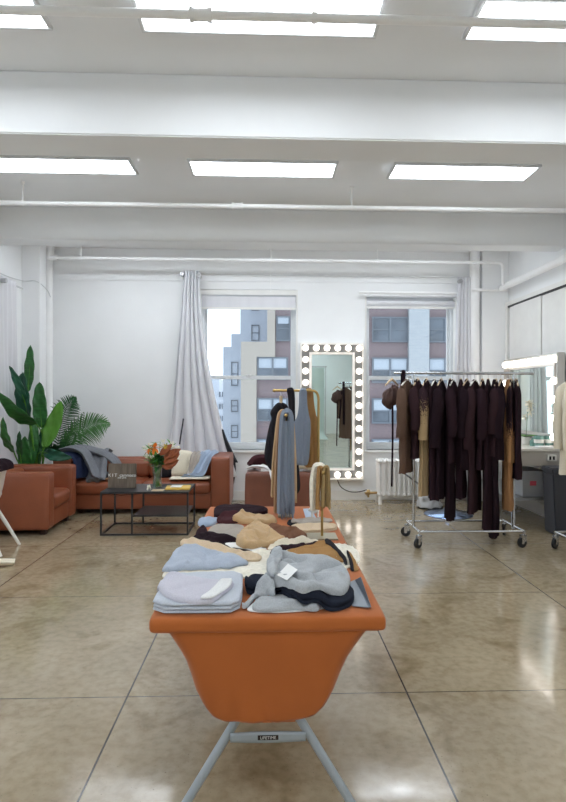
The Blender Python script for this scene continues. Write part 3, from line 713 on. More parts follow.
for (px, py, qx, qy, L, W1_) in ((160, 455, 176, 440, .17, .08), (164, 458, 185, 446, .2, .09), (164, 463, 182, 452, .19, .10), (166, 466, 178, 460, .15, .09), (168, 458, 176, 447, .12, .06), (162, 466, 174, 468, .12, .06), (170, 462, 184, 447, .14, .06)):
    a = at(px, py, 5.95); b_ = at(qx, qy, 5.93); petal(f_, a, b_ - a, L, W1_, Vector((0, -1, .2)), .15)
build('rust_leaves', f_, ru, bq, solid=.0015)
f_ = MB()
for k in range(80):
    hd = heads[k % len(heads)]; d = Vector((r_.uniform(-1, 1), r_.uniform(-.8, .8), r_.uniform(-.4, 1)))
    petal(f_, hd - Vector((0, 0, r_.uniform(.0, .09))), d, r_.uniform(.06, .10), .024)
build('foliage', f_, M['leafC'], bq, solid=.001)
f_ = MB()
for k in range(70):
    hd = heads[k % len(heads)]; d = Vector((r_.uniform(-1, 1), r_.uniform(-.8, .8), r_.uniform(-.2, 1)))
    petal(f_, (vx + r_.uniform(-.06, .06), vy + r_.uniform(-.05, .05), zb + r_.uniform(0, .1)), d, r_.uniform(.08, .13), .03)
build('foliage', f_, M['leafA'], bq, solid=.001)
def card(name, label, cat, pts, z, th, m):
    """flat sheet given by pixel corners on level z"""
    pl = [(P(px, py, z=z + th).x, P(px, py, z=z + th).y) for px, py in pts]
    return tag(build(name, MB().prism(pl, z, z + th), m, smooth=False), label, cat)
card('book', 'yellow covered booklet lying on the coffee table', 'book', ((165, 488.5), (167, 485.5), (191, 485), (189.5, 488.5)), cz + .001, .014, M['yellow'])
card('leaflet', 'white leaflet lying on top of the yellow booklet', 'leaflet', ((170, 487), (172, 485), (183, 485), (181, 487)), cz + .016, .003, M['paper'])
card('leaflet', 'small cream card beside the vase on the coffee table', 'leaflet', ((151, 491), (153, 489), (165, 489), (163, 491)), cz + .001, .002, K['sand'])
f_ = MB(); c0 = at(148.5, 489, 5.93)
for k in range(14): f_.ball((c0.x + r_.uniform(-.02, .02), 5.95 + r_.uniform(-.02, .02), cz + .008 + .045 * r_.random()), .009, 5)
tag(build('paper_flower', f_, wh), 'small cluster of white blossoms lying left of the vase', 'flowers')

# ================================================================== PLANTS in the left rear corner
def leafpart(par, base, tip, wpx, m, Y0, Y1, stem_from, fold=.35, bend=.06, face=0, blunt=False):
    a = at(base[0], base[1], Y0); b_ = at(tip[0], tip[1], Y1); L = (b_ - a).length
    W = wpx * (Y0 + Y1) / 2 / F; d = (b_ - a) / L
    s = d.cross(Vector((math.sin(face), -math.cos(face), 0))).normalized(); n = s.cross(d).normalized()
    def wf(v): return (math.sin(PI * v ** (.85 if not blunt else .75)) ** (.6 if not blunt else .5) if 0 < v < 1 else 0) * .5 + .004
    def fn(u, v):
        k = 2 * u - 1
        p = a + d * L * v + n * (bend * L * 4 * v * (1 - v)) + s * k * wf(v) * W - n * (-fold * abs(k) * wf(v) * W * .6)
        p += n * .01 * math.sin(k * 5 + v * 22) * abs(k)
        return tuple(p)
    lf = build('leaf', MB().grid(fn, 10, 22), m, par, solid=.002)
    build('petiole', MB().tube(bez(stem_from, (a - d * L * .5), a, 10) + [a + d * L * v + n * (bend * L * 4 * v * (1 - v) - .003) for v in (.2, .4, .6, .8)], [.011] * 4 + [.008] * 7 + [.006, .005, .004, .003], 7), M['leafC'], lf)
pc = Vector((-2.87, 7.08, 0))
pl = thing('potted_bird_of_paradise', 'tall broad-leaved green plant in the left rear corner', 'potted plant', tuple(pc))
build('pot', MB().lathe([(.12, 0), (.13, .01), (.165, .34), (.17, .36), (.155, .36), (.15, .33)], tuple(pc), 24), M['pot'], pl)
build('soil', MB().lathe([(.13, .30), (.15, .325)], tuple(pc), 20), M['soil'], pl)
def sf(dx=0, dy=0): return pc + Vector((dx, dy, .32))
leafpart(pl, (28, 392), (30.5, 345), 10, M['leafA'], 7.1, 7.12, sf(), bend=-.02)
leafpart(pl, (25, 403), (9.5, 366), 8, M['leafB'], 6.75, 6.45, sf(-.02), face=.7)
leafpart(pl, (29, 420), (23, 372), 17, M['leafB'], 6.85, 6.72, sf(.02), fold=.5, face=-.3)
leafpart(pl, (36, 424), (-1, 392), 15, M['leafA'], 6.85, 6.2, sf(-.03), bend=.10)
leafpart(pl, (42, 428), (39.5, 382), 14, M['leafA'], 7.05, 7.1, sf(.03), blunt=True, bend=.03)
leafpart(pl, (44, 448), (61.5, 401), 15, M['leafC'], 6.95, 7.0, sf(.05), bend=-.05)
leafpart(pl, (42, 453), (55, 417), 15, M['leafB'], 7.1, 7.15, sf(.02))
leafpart(pl, (30, 468), (35, 417), 10, M['leafA'], 6.95, 7.0, sf(-.02), face=.5)
leafpart(pl, (27, 474), (25, 436), 13, M['leafA'], 6.8, 6.75, sf(-.04))
leafpart(pl, (36, 470), (37, 432), 12, M['palm_dark'], 7.0, 7.0, sf(.03))
leafpart(pl, (21, 460), (19.5, 431), 6, M['palm_dark'], 6.75, 6.7, sf(-.05))
leafpart(pl, (44, 452), (72, 458), 11, M['leafB'], 6.85, 6.75, sf(.04), bend=.16)
leafpart(pl, (14, 452), (3, 417), 9, M['leafA'], 6.6, 6.2, sf(-.05), bend=.1)
pc2 = Vector((-2.775, 7.5, 0))
pp = thing('potted_palm', 'feathery palm with arching fronds behind the leather sofa corner', 'potted plant', tuple(pc2))
build('pot', MB().lathe([(.08, 0), (.09, .01), (.11, .26), (.115, .28), (.10, .28)], tuple(pc2), 20), M['pot'], pp)
def frond(base, mid, tip, Y0, Y1, lw, m, n=30, dn=1.0):
    a, c, b_ = at(base[0], base[1], Y0), at(mid[0], mid[1], (Y0 + Y1) / 2), at(tip[0], tip[1], Y1)
    path = bez(a, c * 2 - (a + b_) / 2, b_, 30)
    mb = MB(); stem = bez(pc2 + Vector((0, 0, .27)), (a + pc2) / 2 + Vector((-.02, 0, .1)), a, 6)
    mb.tube(stem + path[1:], [.006] * 7 + [.004 - .0033 * i / 30 for i in range(30)], 6)
    for k in range(n):
        t_ = .06 + .93 * k / (n - 1); i = min(29, int(t_ * 30)); p = path[i].lerp(path[i + 1], t_ * 30 - i)
        tg = (path[i + 1] - path[i]).normalized()
        L = lw * (math.sin(PI * (t_ ** .8) * .93 + .16)) * (1 + .1 * math.sin(k * 3.3))
        for s in (-1, 1):
            side = tg.cross(Vector((0, -1, .15))).normalized() * s
            d = (side * .8 + tg * .62 + Vector((0, rnd.uniform(-.15, .15), -.12 * dn))).normalized()
            wv = d.cross(Vector((0, -1, 0))).normalized(); W = .0075 + .002 * (1 - t_)
            pts = [p - wv * W * .7, p + wv * W * .7, p + d * L * .35 + wv * W, p + d * L * .8 + wv * W * .6 - Vector((0, 0, .02 * dn)), p + d * L - Vector((0, 0, .05 * dn)) * L * 4, p + d * L * .8 - wv * W * .5 - Vector((0, 0, .02 * dn)), p + d * L * .35 - wv * W]
            mb.add(pts, [(0, 1, 2, 6), (2, 3, 5, 6), (3, 4, 5)])
    build('frond', mb, m, pp, solid=.0012, smooth=False)
frond((57, 452), (64, 415), (76, 397), 7.3, 7.2, .24, M['palm_dark'])
frond((58, 452), (84, 428), (110, 424), 7.3, 7.1, .27, M['palm'], 36)
frond((60, 457), (70, 442), (84, 412), 7.35, 7.25, .20, M['palm_dark'])
frond((56, 458), (52, 448), (48, 452), 7.2, 7.0, .16, M['palm_dark'], 26)
frond((60, 460), (66, 450), (76, 456), 7.25, 7.1, .15, M['palm_dark'], 26)

# ================================================================== CLOTH on the seats
def lump(name, label, cat, path, wdir, width, m, thick=.05, amp=.015, waves=2.5, phase=0, group=None, end=0, parts=None):
    t = build(name, strip(MB(), path, wdir, width, thick, amp, waves, 18, phase, end), m)
    return tag(t, label, cat, group)
# coats over the sofa's left corner
lump('folded_jeans', 'dark blue denim garment lying under the grey coat on the sofa corner', 'clothing', [(-2.57, 7.0, .715), (-2.47, 6.98, .735), (-2.345, 6.97, .69), (-2.31, 6.94, .58), (-2.28, 6.93, .45)], (.5, 1, 0), .26, K['denim'], .035, .01)
t = lump('wool_coat', 'speckled grey wool coat thrown over the left corner of the sofa', 'coat', [(-2.55, 7.1, .78), (-2.42, 7.08, .80), (-2.28, 7.05, .75), (-2.19, 7.02, .62), (-2.12, 7.0, .49), (-2.03, 6.98, .455)], (.2, 1, 0), .32, K['tweed'], .05, .016, 2.2, 1)
build('front_panel', strip(MB(), [(-2.20, 7.36, .70), (-2.20, 7.22, .735), (-2.17, 7.08, .66), (-2.15, 7.0, .53), (-2.13, 6.93, .455), (-2.12, 6.88, .42)], (1, -.1, .12), lambda q: .34 - .10 * q, .05, .016, 2, 18, 2), K['tweed'], t)
strip_ = strip(MB(), [(-2.30, 7.12, .79), (-2.12, 7.12, .74), (-1.97, 7.10, .66), (-1.90, 7.06, .55), (-1.96, 7.0, .475)], (.1, 1, 0), .17, .07, .012, 1.5, 14, 4)
build('sleeve', strip_, K['tweed'], t)
lump('tan_belt', 'tan strap lying on the sofa seat under the grey coat', 'belt', [(-2.02, 6.93, .435), (-1.93, 6.93, .43), (-1.83, 6.92, .43)], (0, 1, 0), .05, K['tan'], .012, .003)
# cushions at right end
def cushion(name, label, cat, c, s, rot, m, group=None):
    mm = Matrix.Translation(c) @ Matrix.Rotation(rot[2], 4, 'Z') @ Matrix.Rotation(rot[0], 4, 'X') @ Matrix.Rotation(rot[1], 4, 'Y')
    return tag(build(name, MB().soft(-s[0] / 2, s[0] / 2, -s[1] / 2, s[1] / 2, -s[2] / 2, s[2] / 2, s[1] * .42, s[1] * .15, 14, mm, wr=.006), m), label, cat, group)
cushion('throw_pillow', 'cream throw pillow leaning on the sofa back behind the vase', 'pillow', (-1.125, 7.235, .58), (.28, .11, .32), (R(-14), 0, 0), K['cream'])
cushion('handbag', 'black bag standing on the sofa seat beside the vase', 'bag', (-1.345, 7.20, .55), (.20, .10, .28), (R(-8), 0, 0), K['black'])
lump('knit_scarf', 'taupe knit scarf hanging over the sofa back beside the cream pillow', 'scarf', [(-.93, 7.50, .66), (-.93, 7.36, .71), (-.935, 7.13, .68), (-.96, 7.06, .52), (-.99, 6.98, .45)], (1, 0, 0), .12, K['taupe'], .035, .008, 2)
lump('cream_throw', 'cream cloth spread on the right half of the sofa seat', 'throw', [(-1.22, 7.0, .43), (-1.0, 7.0, .432), (-.8, 7.0, .432), (-.74, 7.0, .44)], (0, 1, 0), .24, K['cream'], .02, .004, 3)
lump('blue_blanket', 'pale blue blanket thrown over the right end of the sofa', 'blanket', [(-.76, 7.52, .68), (-.77, 7.36, .72), (-.80, 7.18, .70), (-.85, 7.08, .58), (-.90, 7.00, .475), (-.98, 6.97, .455)], (1, -.1, 0), lambda s: .24 - .06 * math.sin(s * PI), K['skyblue'], .04, .014, 2.5, 2)
# things on the armchair behind the table
lump('white_cloth', 'white cloth hanging over the left corner of the rear leather armchair', 'cloth', [(-.235, 6.16, .66), (-.17, 6.1, .688), (-.05, 6.05, .688), (.01, 5.95, .672), (.04, 5.865, .60), (.05, 5.86, .53)], (.25, 1, 0), .08, K['white'], .02, .006)
lump('maroon_bag', 'rumpled dark maroon bag on the seat of the rear armchair', 'bag', [(-.20, 6.2, .68), (-.15, 6.18, .74), (-.06, 6.18, .76), (.03, 6.18, .72), (.06, 6.18, .70)], (0, 1, 0), .2, K['maroon'], .07, .02, 2)
lump('cream_sweater', 'cream sweater draped over the top of the rear armchair', 'sweater', [(.24, 6.1, .69), (.33, 6.02, .705), (.42, 6.0, .70), (.47, 6.0, .68)], (0, 1, 0), .24, K['cream'], .035, .008)
lump('maroon_sweater', 'maroon knit folded on the armchair top beneath the cream sweater', 'sweater', [(.16, 6.25, .69), (.28, 6.22, .75), (.38, 6.2, .745), (.46, 6.2, .69)], (0, 1, 0), .2, K['maroon'], .04, .01)

# ================================================================== WHITE CHAIR at left edge
wc = thing('white_chair', 'white moulded chair with splayed legs cut off by the left edge', 'chair', (-2.78, 5.3, 0))
def shell(u, v):
    # v 0..1 from seat front (left) across seat and up the back (right); faces -X
    a = (u - .5) * 2; p = smoothshell[min(len(smoothshell) - 1, int(v * (len(smoothshell) - 1)))]
    half = .22 * (1 - .1 * (v > .6)); y = 5.3 + a * half
    return (p.x - .05 * a * a * (v > .5) * (v - .5) * 2, y, p.z + .05 * a * a * (v < .5))
smoothshell = smoothpath([(-3.02, 0, .45), (-2.92, 0, .435), (-2.78, 0, .425), (-2.64, 0, .45), (-2.575, 0, .56), (-2.53, 0, .70), (-2.49, 0, .80)], 4)
build('shell', MB().grid(shell, 12, 24), M['whiteplastic'], wc, solid=.016)
for sx, sy, tx, ty in ((1, 1, -2.43, 5.52), (1, -1, -2.42, 5.12), (-1, 1, -3.12, 5.5), (-1, -1, -3.12, 5.1)):
    top = (-2.80 + sx * .16, 5.3 + sy * .12, .43)
    build('leg', MB().tube([top, ((top[0] + tx) / 2, (top[1] + ty) / 2, .22), (tx, ty, 0)], [.02, .018, .013], 10), M['whiteplastic'], wc)
build('under_frame', MB().box(-2.97, -2.6, 5.17, 5.43, .385, .42), M['whiteplastic'], wc, smooth=False, bevel=.01)
lump('dark_garment', 'dark plum cloth bundled over the back of the white chair', 'clothing', [(-2.72, 5.3, .70), (-2.64, 5.3, .80), (-2.54, 5.3, .83), (-2.47, 5.3, .81), (-2.455, 5.3, .76)], (0, 1, 0), .30, K['plum3'], .04, .01)
f_ = MB(); r_ = random.Random(5); c = P(2, 564, z=0)
bx0 = P(-6, 566, z=0)
lump('fluffy_slipper', 'cream fluffy cloth lying on the floor by the white chair', 'cloth', [(-2.52, 4.72, .02), (-2.42, 4.78, .035), (-2.30, 4.83, .035), (-2.19, 4.88, .02)], (-.4, 1, 0), .09, K['cream'], .035, .006)

# ================================================================== FOLDING TABLE, COVER
TX, TY0, TY1, TZ = .383, 1.79, 3.61, .745
ft = thing('folding_table', 'grey steel legged folding table under the orange cover', 'table', (0, 2.7, 0))
build('tabletop', MB().soft(-TX + .01, TX - .01, TY0 + .01, TY1 - .01, .70, .738, .02, 0, 8), M['plastic_grey'], ft)
for ye, sgn in ((1.96, 1), (3.44, -1)):
    for s in (-1, 1):
        lp = [(s * .085, ye, .70), (s * .085, ye, .40), (s * .092, ye, .365), (s * .118, ye, .311), (s * .298, ye, .015)]
        build('leg', MB().tube(lp, .0155, 14).ball((s * .298, ye, .016), .016, 8), M['legmetal'], ft)
    bar = build('crossbar', MB().grid(lambda u, v: (-.132 + .264 * u, ye - .017, .268 + (v - .5) * (.030 + .008 * math.sin(PI * u)) + .001), 16, 3), M['legmetal'], ft, solid=.006)
    build('under_brace', MB().tube([(-.3, ye, .69), (.3, ye, .69)], .014, 10).tube([(0, ye, .66), (0, ye + sgn * .45, .69)], .01, 8), M['legmetal'], ft)
    if sgn == 1:
        bd = build('badge', MB().box(-.036, .036, ye - .0225, ye - .0205,   .2615, .2775), mat('badge_black', (40, 26, 28), .4), ft, smooth=False)
        text('lettering', 'LIFETIME', .0145, Matrix.Translation((0, ye - .0232, .2693)) @ Matrix.Rotation(R(90), 4, 'X'), M['paper'], ft, .0003)
def hwz(z):
    tb = [(.70, .345), (.668, .318), (.62, .285), (.58, .262), (.53, .242), (.468, .222), (.42, .198), (.395, .178), (.375, .165)]
    if z >= .70: return .345
    for (za, wa), (zb_, wb) in zip(tb, tb[1:]):
        if z >= zb_: return wb + (wa - wb) * (z - zb_) / (za - zb_)
    return .165
cov = thing('table_cover', 'orange stretch cover fitted over the long folding table', 'tablecloth', (0, 2.7, .7))
top = MB().soft(-TX - .003, TX + .003, TY0 - .003, TY1 + .003, .693, TZ + .003, .022, 0, 24)
build('top_cover', top, M['orange'], cov, subd=1)
for sg_ in (0, 1):
    yc = (TY0 + TY1) / 2
    def fn(u, v):
        # u runs: left side from inner to front corner, front, right side
        side = .62
        L1, L2 = side, .66; tot = 2 * L1 + L2; s = u * tot
        if s < L1: k = s / L1; edge = 'l'
        elif s < L1 + L2: k = (s - L1) / L2; edge = 'f'
        else: k = 1 - (s - L1 - L2) / L1; edge = 'r'
        if edge == 'f':
            zb_ = .372 + .028 * abs(2 * k - 1) ** 3
        else:
            zb_ = .40 + (.695 - .40) * ((1 - k) ** .75)
        z = .70 + (zb_ - .70) * v
        w_ = hwz(z); yf = TY0 + .012 + .055 * ((.70 - z) / .33) ** 1.0
        rr = .045
        if edge == 'f':
            a = 2 * k - 1; x = w_ * a; y = yf + rr * max(0, (abs(a) - .86) / .14) ** 2
        else:
            sx = -1 if edge == 'l' else 1; x = sx * w_; y = yf + rr + (1 - k) * side
            x = sx * (w_ + (1 - k) * (.345 - w_) * .6)
        n_ = noise.noise(Vector((x * 7, z * 4, y * 2))) * .006
        rip = .004 * math.sin(x * 60 + 4 * noise.noise(Vector((x * 9, z * 3, 0)))) * (v ** 2)
        y += n_ + rip
        x = x * (1 + .06 * v) - .012 * v
        return (x, y if sg_ == 0 else 2 * yc - y, z)
    build('end_skirt', MB().grid(fn, 110, 34), M['orange'], cov, solid=.003)
build('hem', MB().tube([(-.09, TY0 + .067, .3735), (0, TY0 + .067, .372), (.09, TY0 + .067, .3735)], .0022, 6), M['orange'], cov)

# ------------------------------------------------------------------ knitwear on the table (each rests on what lies beneath it)
HS = .006; HX0, HY0 = -.6, 1.6; NX, NY = 200, 360
HM = np.full((NX, NY), TZ + .0045)
def hm_at(x, y):
    fx = (x - HX0) / HS; fy = (y - HY0) / HS; i = int(min(max(fx, 0), NX - 2)); j = int(min(max(fy, 0), NY - 2)); a = fx - i; b_ = fy - j
    return HM[i, j] * (1 - a) * (1 - b_) + HM[i + 1, j] * a * (1 - b_) + HM[i, j + 1] * (1 - a) * b_ + HM[i + 1, j + 1] * a * b_
def pip(x, y, poly):
    c = False; n = len(poly); j = n - 1
    for i in range(n):
        xi, yi = poly[i]; xj, yj = poly[j]
        if (yi > y) != (yj > y) and x < (xj - xi) * (y - yi) / (yj - yi) + xi: c = not c
        j = i
    return c
def nearest(x, y, poly):
    best = 1e9; bp = None; n = len(poly)
    for i in range(n):
        ax, ay = poly[i]; bx, by = poly[(i + 1) % n]; dx, dy = bx - ax, by - ay; l = dx * dx + dy * dy or 1e-12
        t_ = max(0, min(1, ((x - ax) * dx + (y - ay) * dy) / l)); qx, qy = ax + t_ * dx, ay + t_ * dy; d = (x - qx) ** 2 + (y - qy) ** 2
        if d < best: best = d; bp = (qx, qy)
    return math.sqrt(best), bp
def rounded(poly, it=2):
    for _ in range(it):
        out = []; n = len(poly)
        for i in range(n):
            a, b_ = poly[i], poly[(i + 1) % n]
            out += [(a[0] * .78 + b_[0] * .22, a[1] * .78 + b_[1] * .22), (a[0] * .22 + b_[0] * .78, a[1] * .22 + b_[1] * .78)]
        poly = out
    return poly
def surf_poly(pix, thick, zfrac, rnd_it):
    def surf(px, py):
        z = TZ + .01
        for _ in range(10):
            p = P(px, py, z=z); z = .4 * z + .6 * (hm_at(p.x, p.y) + thick * zfrac)
        p = P(px, py, z=z); return (p.x, p.y)
    return rounded([surf(px, py) for px, py in pix], rnd_it)
def lay_into(mb, pix, thick, fold=.004, fdir=0, ffreq=14, edge=.02, step=.0075, seed=0, fur=0, crest=None, zref=None, rnd_it=2, flat=.3, bumpy=0, zfrac=.5, thk_all=None, wpoly=None):
    poly = wpoly or surf_poly(pix, thk_all or thick, zfrac, rnd_it)
    xs = [p[0] for p in poly]; ys = [p[1] for p in poly]; x0, x1, y0, y1 = min(xs), max(xs), min(ys), max(ys)
    st = max(step, (x1 - x0) / 90, (y1 - y0) / 70) if (x1 - x0) > .5 else step
    nx, ny = int((x1 - x0) / st) + 3, int((y1 - y0) / st) + 3
    pts = {}; inside = {}
    for i in range(nx):
        for j in range(ny):
            x, y = x0 - st / 2 + i * st, y0 - st / 2 + j * st; inside[i, j] = pip(x, y, poly)
    use = {}
    for (i, j), ins in inside.items():
        x, y = x0 - st / 2 + i * st, y0 - st / 2 + j * st
        if ins: d, _ = nearest(x, y, poly); use[i, j] = (x, y, d)
        elif any(inside.get((i + a, j + b_)) for a in (-1, 0, 1) for b_ in (-1, 0, 1)):
            d, q = nearest(x, y, poly); use[i, j] = (q[0], q[1], 0)
    # underlying level, smoothed so that cloth spans gaps
    base = {k: hm_at(v[0], v[1]) for k, v in use.items()}
    sm = dict(base)
    for _ in range(5):
        nb = {}
        for (i, j) in sm:
            vals = [sm[q] for q in ((i + 1, j), (i - 1, j), (i, j + 1), (i, j - 1)) if q in sm]
            nb[i, j] = max(base[i, j], (sm[i, j] + sum(vals)) / (1 + len(vals)))
        sm = nb
    ca, sa = math.cos(fdir), math.sin(fdir); top = {}; bot = {}; vs = []; ti = {}; bi = {}
    for k, (x, y, d) in use.items():
        e = min(1, d / edge); prof = flat + (1 - flat) * math.sqrt(max(0, 1 - (1 - e) ** 2))
        u = x * ca + y * sa; v = -x * sa + y * ca
        wv = math.sin(u * ffreq * 2 * PI + 2.2 * noise.noise(Vector((u * 6 + seed, v * 5, 0)))) * .4 + noise.noise(Vector((u * 16 + seed, v * 7, seed))) * .8 - 2.2 * max(0, .16 - abs(noise.noise(Vector((u * 11 + seed * 3, v * 5, seed))))) / .16 * .6
        h = thick * prof + fold * (1.9 if not wpoly else 1) * wv * e
        if bumpy: h += bumpy * e * noise.noise(Vector((x * 13, y * 13, seed)))
        if crest: h += crest * e * max(0, math.sin(PI * (u * ffreq * .5 + seed)))
        if fur: h += fur * (noise.noise(Vector((x * 70, y * 70, seed))) + .6 * noise.noise(Vector((x * 150, y * 150, seed))))
        h = max(h, .0025)
        b_ = sm[k] + .0006
        ti[k] = len(vs); vs.append((x, y, b_ + h))
        bi[k] = len(vs); vs.append((x, y, b_))
    fs = []; cells = 0; edges = {}
    for (i, j) in use:
        q = [(i, j), (i + 1, j), (i + 1, j + 1), (i, j + 1)]
        if all(k in use for k in q) and any(inside[k] for k in q):
            fs.append(tuple(ti[k] for k in q)); fs.append(tuple(bi[k] for k in q[::-1]))
            for a in range(4):
                e_ = (q[a], q[(a + 1) % 4]); r2 = (e_[1], e_[0])
                if r2 in edges: del edges[r2]
                else: edges[e_] = 1
    for a, b_ in edges: fs.append((ti[a], bi[a], bi[b_], ti[b_]))
    mb.add(vs, fs)
    # update the height map
    for k, (x, y, d) in use.items():
        fx = int(round((x - HX0) / HS)); fy = int(round((y - HY0) / HS)); zt = vs[ti[k]][2]
        for a in (-1, 0, 1):
            for b2 in (-1, 0, 1):
                ii, jj = fx + a, fy + b2
                if 0 <= ii < NX and 0 <= jj < NY: HM[ii, jj] = max(HM[ii, jj], zt)
    return mb
def lay(name, label, cat, pix, m, thick, parent=None, layers=1, group=None, m2=None, **k):
    mb = MB(); mb2 = MB()
    if layers > 1: k['thk_all'] = thick; k['zfrac'] = k.get('zfrac', .9); k['wpoly'] = surf_poly(pix, thick, k['zfrac'], k.get('rnd_it', 2))
    for L in range(layers):
        kk = dict(k); kk['seed'] = k.get('seed', 0) + L * 3.1
        if L < layers - 1: kk['fold'] = .0008; kk['bumpy'] = 0; kk['crest'] = None
        if layers > 1:
            pw = k['wpoly']; cxp = sum(p[0] for p in pw) / len(pw); cyp = sum(p[1] for p in pw) / len(pw); rr = random.Random(L * 7 + len(label))
            a_, b_ = (1 - .02 * rr.random(), 1 - .02 * rr.random()) if L % 2 or not m2 else (.965, .96)
            kk['wpoly'] = [(cxp + (p[0] - cxp) * a_, cyp + (p[1] - cyp) * b_) for p in pw]
        lay_into(mb2 if (m2 and L % 2 == 0) else mb, pix, thick / layers * (.55 if m2 and L % 2 == 0 else (1.45 if m2 else 1)), **kk)
    o = build(name, mb, m, parent, auto=75)
    if m2: build('inner_fold', mb2, m2, o, auto=75)
    if not parent: tag(o, label, cat, group)
    return o
# back of the table first
lay('folded_sweater', 'dark maroon folded sweater at the far left end of the table', 'sweater', ((213, 514), (215, 505), (240, 503.5), (266, 506), (269, 511), (243, 514), (222, 516)), K['plum'], .028, layers=2, seed=1, flat=.7)
lay('folded_scarf', 'pale blue folded scarf at the left table edge, farthest of the blue ones', 'scarf', ((197, 523), (200, 517), (215, 514), (220, 519), (213, 525), (201, 526)), K['skyblue'], .018, seed=2)
lay('folded_sweater', 'dark brown knit half under the camel hat near the far end', 'sweater', ((216, 521), (218, 515), (233, 511), (245, 515), (238, 522)), K['maroon'], .022, seed=3)
lay('knit_hat', 'rounded camel knit hat near the far end of the table', 'hat', ((231, 518), (238, 512), (258, 511), (272, 515), (279, 521), (262, 523), (238, 521)), K['camel'], .026, seed=4)
lay('folded_scarf', 'narrow dark maroon scarf along the left table edge beside the taupe sweater', 'scarf', ((194, 538), (198, 527), (206, 526), (208, 532), (204, 539)), K['plum'], .008, seed=5)
lay('folded_sweater', 'taupe grey folded sweater on the left side of the table', 'sweater', ((204, 536), (213, 521), (243, 524), (245, 528), (237, 540), (222, 539)), K['taupe'], .024, layers=2, seed=6, flat=.6)
lay('table_card', 'pale blue sheet lying flat at the far right end of the table', 'card', ((303, 509), (311, 508.5), (316, 518), (306, 519)), M['bluecard'], .0025, flat=1, fold=0, seed=6, rnd_it=0)
lay('folded_scarf', 'black knit corner beside the tan folded scarves at right', 'scarf', ((286, 524), (289, 519), (297, 521), (297, 526)), K['black'], .012, seed=7)
lay('folded_scarf', 'sand coloured folded scarf near the right table edge, under the grey one', 'scarf', ((290, 527), (293, 522), (334, 522), (339, 527), (320, 530), (296, 530.5)), K['sand'], .018, layers=2, seed=8, flat=.6)
lay('folded_scarf', 'light grey folded scarf resting on the sand scarf near the right edge', 'scarf', ((290, 522), (293, 518.5), (330, 517.5), (334, 521.5), (300, 523.5)), K['taupe'], .012, seed=9)
lay('folded_sweater', 'chocolate brown knit right of the camel sweater in mid table', 'sweater', ((266, 528), (272, 523), (297, 528), (307, 533), (307, 540), (288, 543), (272, 538)), K['brown'], .022, seed=10, flat=.4)
lay('folded_sweater', 'dark plum sweater stretched diagonally across the left of the table', 'sweater', ((190, 541), (196, 534), (216, 533), (243, 544), (267, 551), (262, 557), (240, 554), (209, 546)), K['plum3'], .013, seed=11, fdir=.4, flat=.6)
lay('paper_sheet', 'white tissue sheet lying beside the camel sweater', 'paper', ((222, 543.5), (235, 540), (268, 545), (264, 552), (240, 549)), M['paper'], .003, flat=.8, fold=.001, seed=12)
lay('draped_sweater', 'camel sweater heaped in the middle of the table', 'sweater', ((235, 539), (243, 528), (252, 522), (262, 521), (270, 526), (276, 533), (290, 541), (269, 544), (246, 547), (238, 543)), K['camel'], .034, seed=13, crest=.012, bumpy=.012, edge=.03, ffreq=8, fold=.006)
mb = MB(); sk = [(161, 577), (165, 571), (200, 564), (250, 552), (262, 549), (300, 545), (345, 543), (358, 550), (361, 560), (354, 566), (330, 572), (250, 578), (175, 577)]
lay_into(mb, sk, .009, fold=.002, fur=.0035, edge=.012, step=.006, seed=14, flat=.5)
rr_ = random.Random(9); skw = surf_poly(sk, .009, .5, 2)
for k in range(5200):
    x = rr_.uniform(-.45, .45); y = rr_.uniform(1.85, 2.95)
    if not pip(x, y, skw): continue
    d_, q_ = nearest(x, y, skw)
    if d_ > .05 and rr_.random() < .6: continue
    zt = hm_at(x, y) - .004; d = Vector((rr_.uniform(-1, 1), rr_.uniform(-1, 1), rr_.uniform(.1, .6))).normalized() * rr_.uniform(.010, .018)
    if d_ < .02: d = (Vector((x - 0, y - 2.3, .02)).normalized() * .012 + d)
    s_ = Vector((rr_.uniform(-1, 1), rr_.uniform(-1, 1), 0)).normalized() * .0014; b0 = Vector((x, y, zt)); up = Vector((0, 0, .0014))
    if abs((b0 + d).x) > .40: continue
    mb.add([b0 - s_, b0 + s_, b0 + up, b0 + d], [(0, 1, 3), (1, 2, 3), (2, 0, 3), (0, 2, 1)])
tag(build('sheepskin', mb, M['fur']), 'cream fluffy sheepskin spread across the middle of the table', 'sheepskin')
lay('folded_scarf', 'beige scarf stretched along the left side in front of the plum sweater', 'scarf', ((179, 543), (184, 538), (209, 541), (250, 552), (263, 556), (259, 561), (246, 561), (209, 553), (186, 548)), K['sand'], .012, seed=15, fdir=.3, flat=.6)
lay('draped_shawl', 'pale blue shawl with a pointed right end on the sheepskin', 'shawl', ((161, 569), (170, 558), (174.5, 549), (186, 543), (209, 549), (249, 560), (247, 563), (232, 566), (209, 568), (186, 567.5), (165, 570)), K['paleblue'], .022, seed=16, edge=.03, fdir=.35, ffreq=5, fold=.004, flat=.35, bumpy=.012, crest=.006)
lay('folded_scarf', 'cream knit strip lying behind the toffee garment', 'scarf', ((266, 547), (272, 541), (314, 538.5), (321, 541), (290, 545), (275, 549)), K['cream'], .010, seed=17)
lay('folded_scarf', 'dark plum strip bordering the cream scarf at centre right', 'scarf', ((269, 554), (274, 546), (300, 543), (322, 541), (328, 543), (300, 547), (279, 551), (273, 557)), K['plum'], .010, seed=18)
tf = lay('folded_vest', 'toffee brown folded vest with black trim on the right of the sheepskin', 'vest', ((283, 552), (300, 547), (316, 543), (327, 541.5), (334, 545), (343, 556), (346, 563), (327, 558), (297, 557)), K['toffee'], .012, seed=19, fdir=-.5, fold=.003, flat=.5)
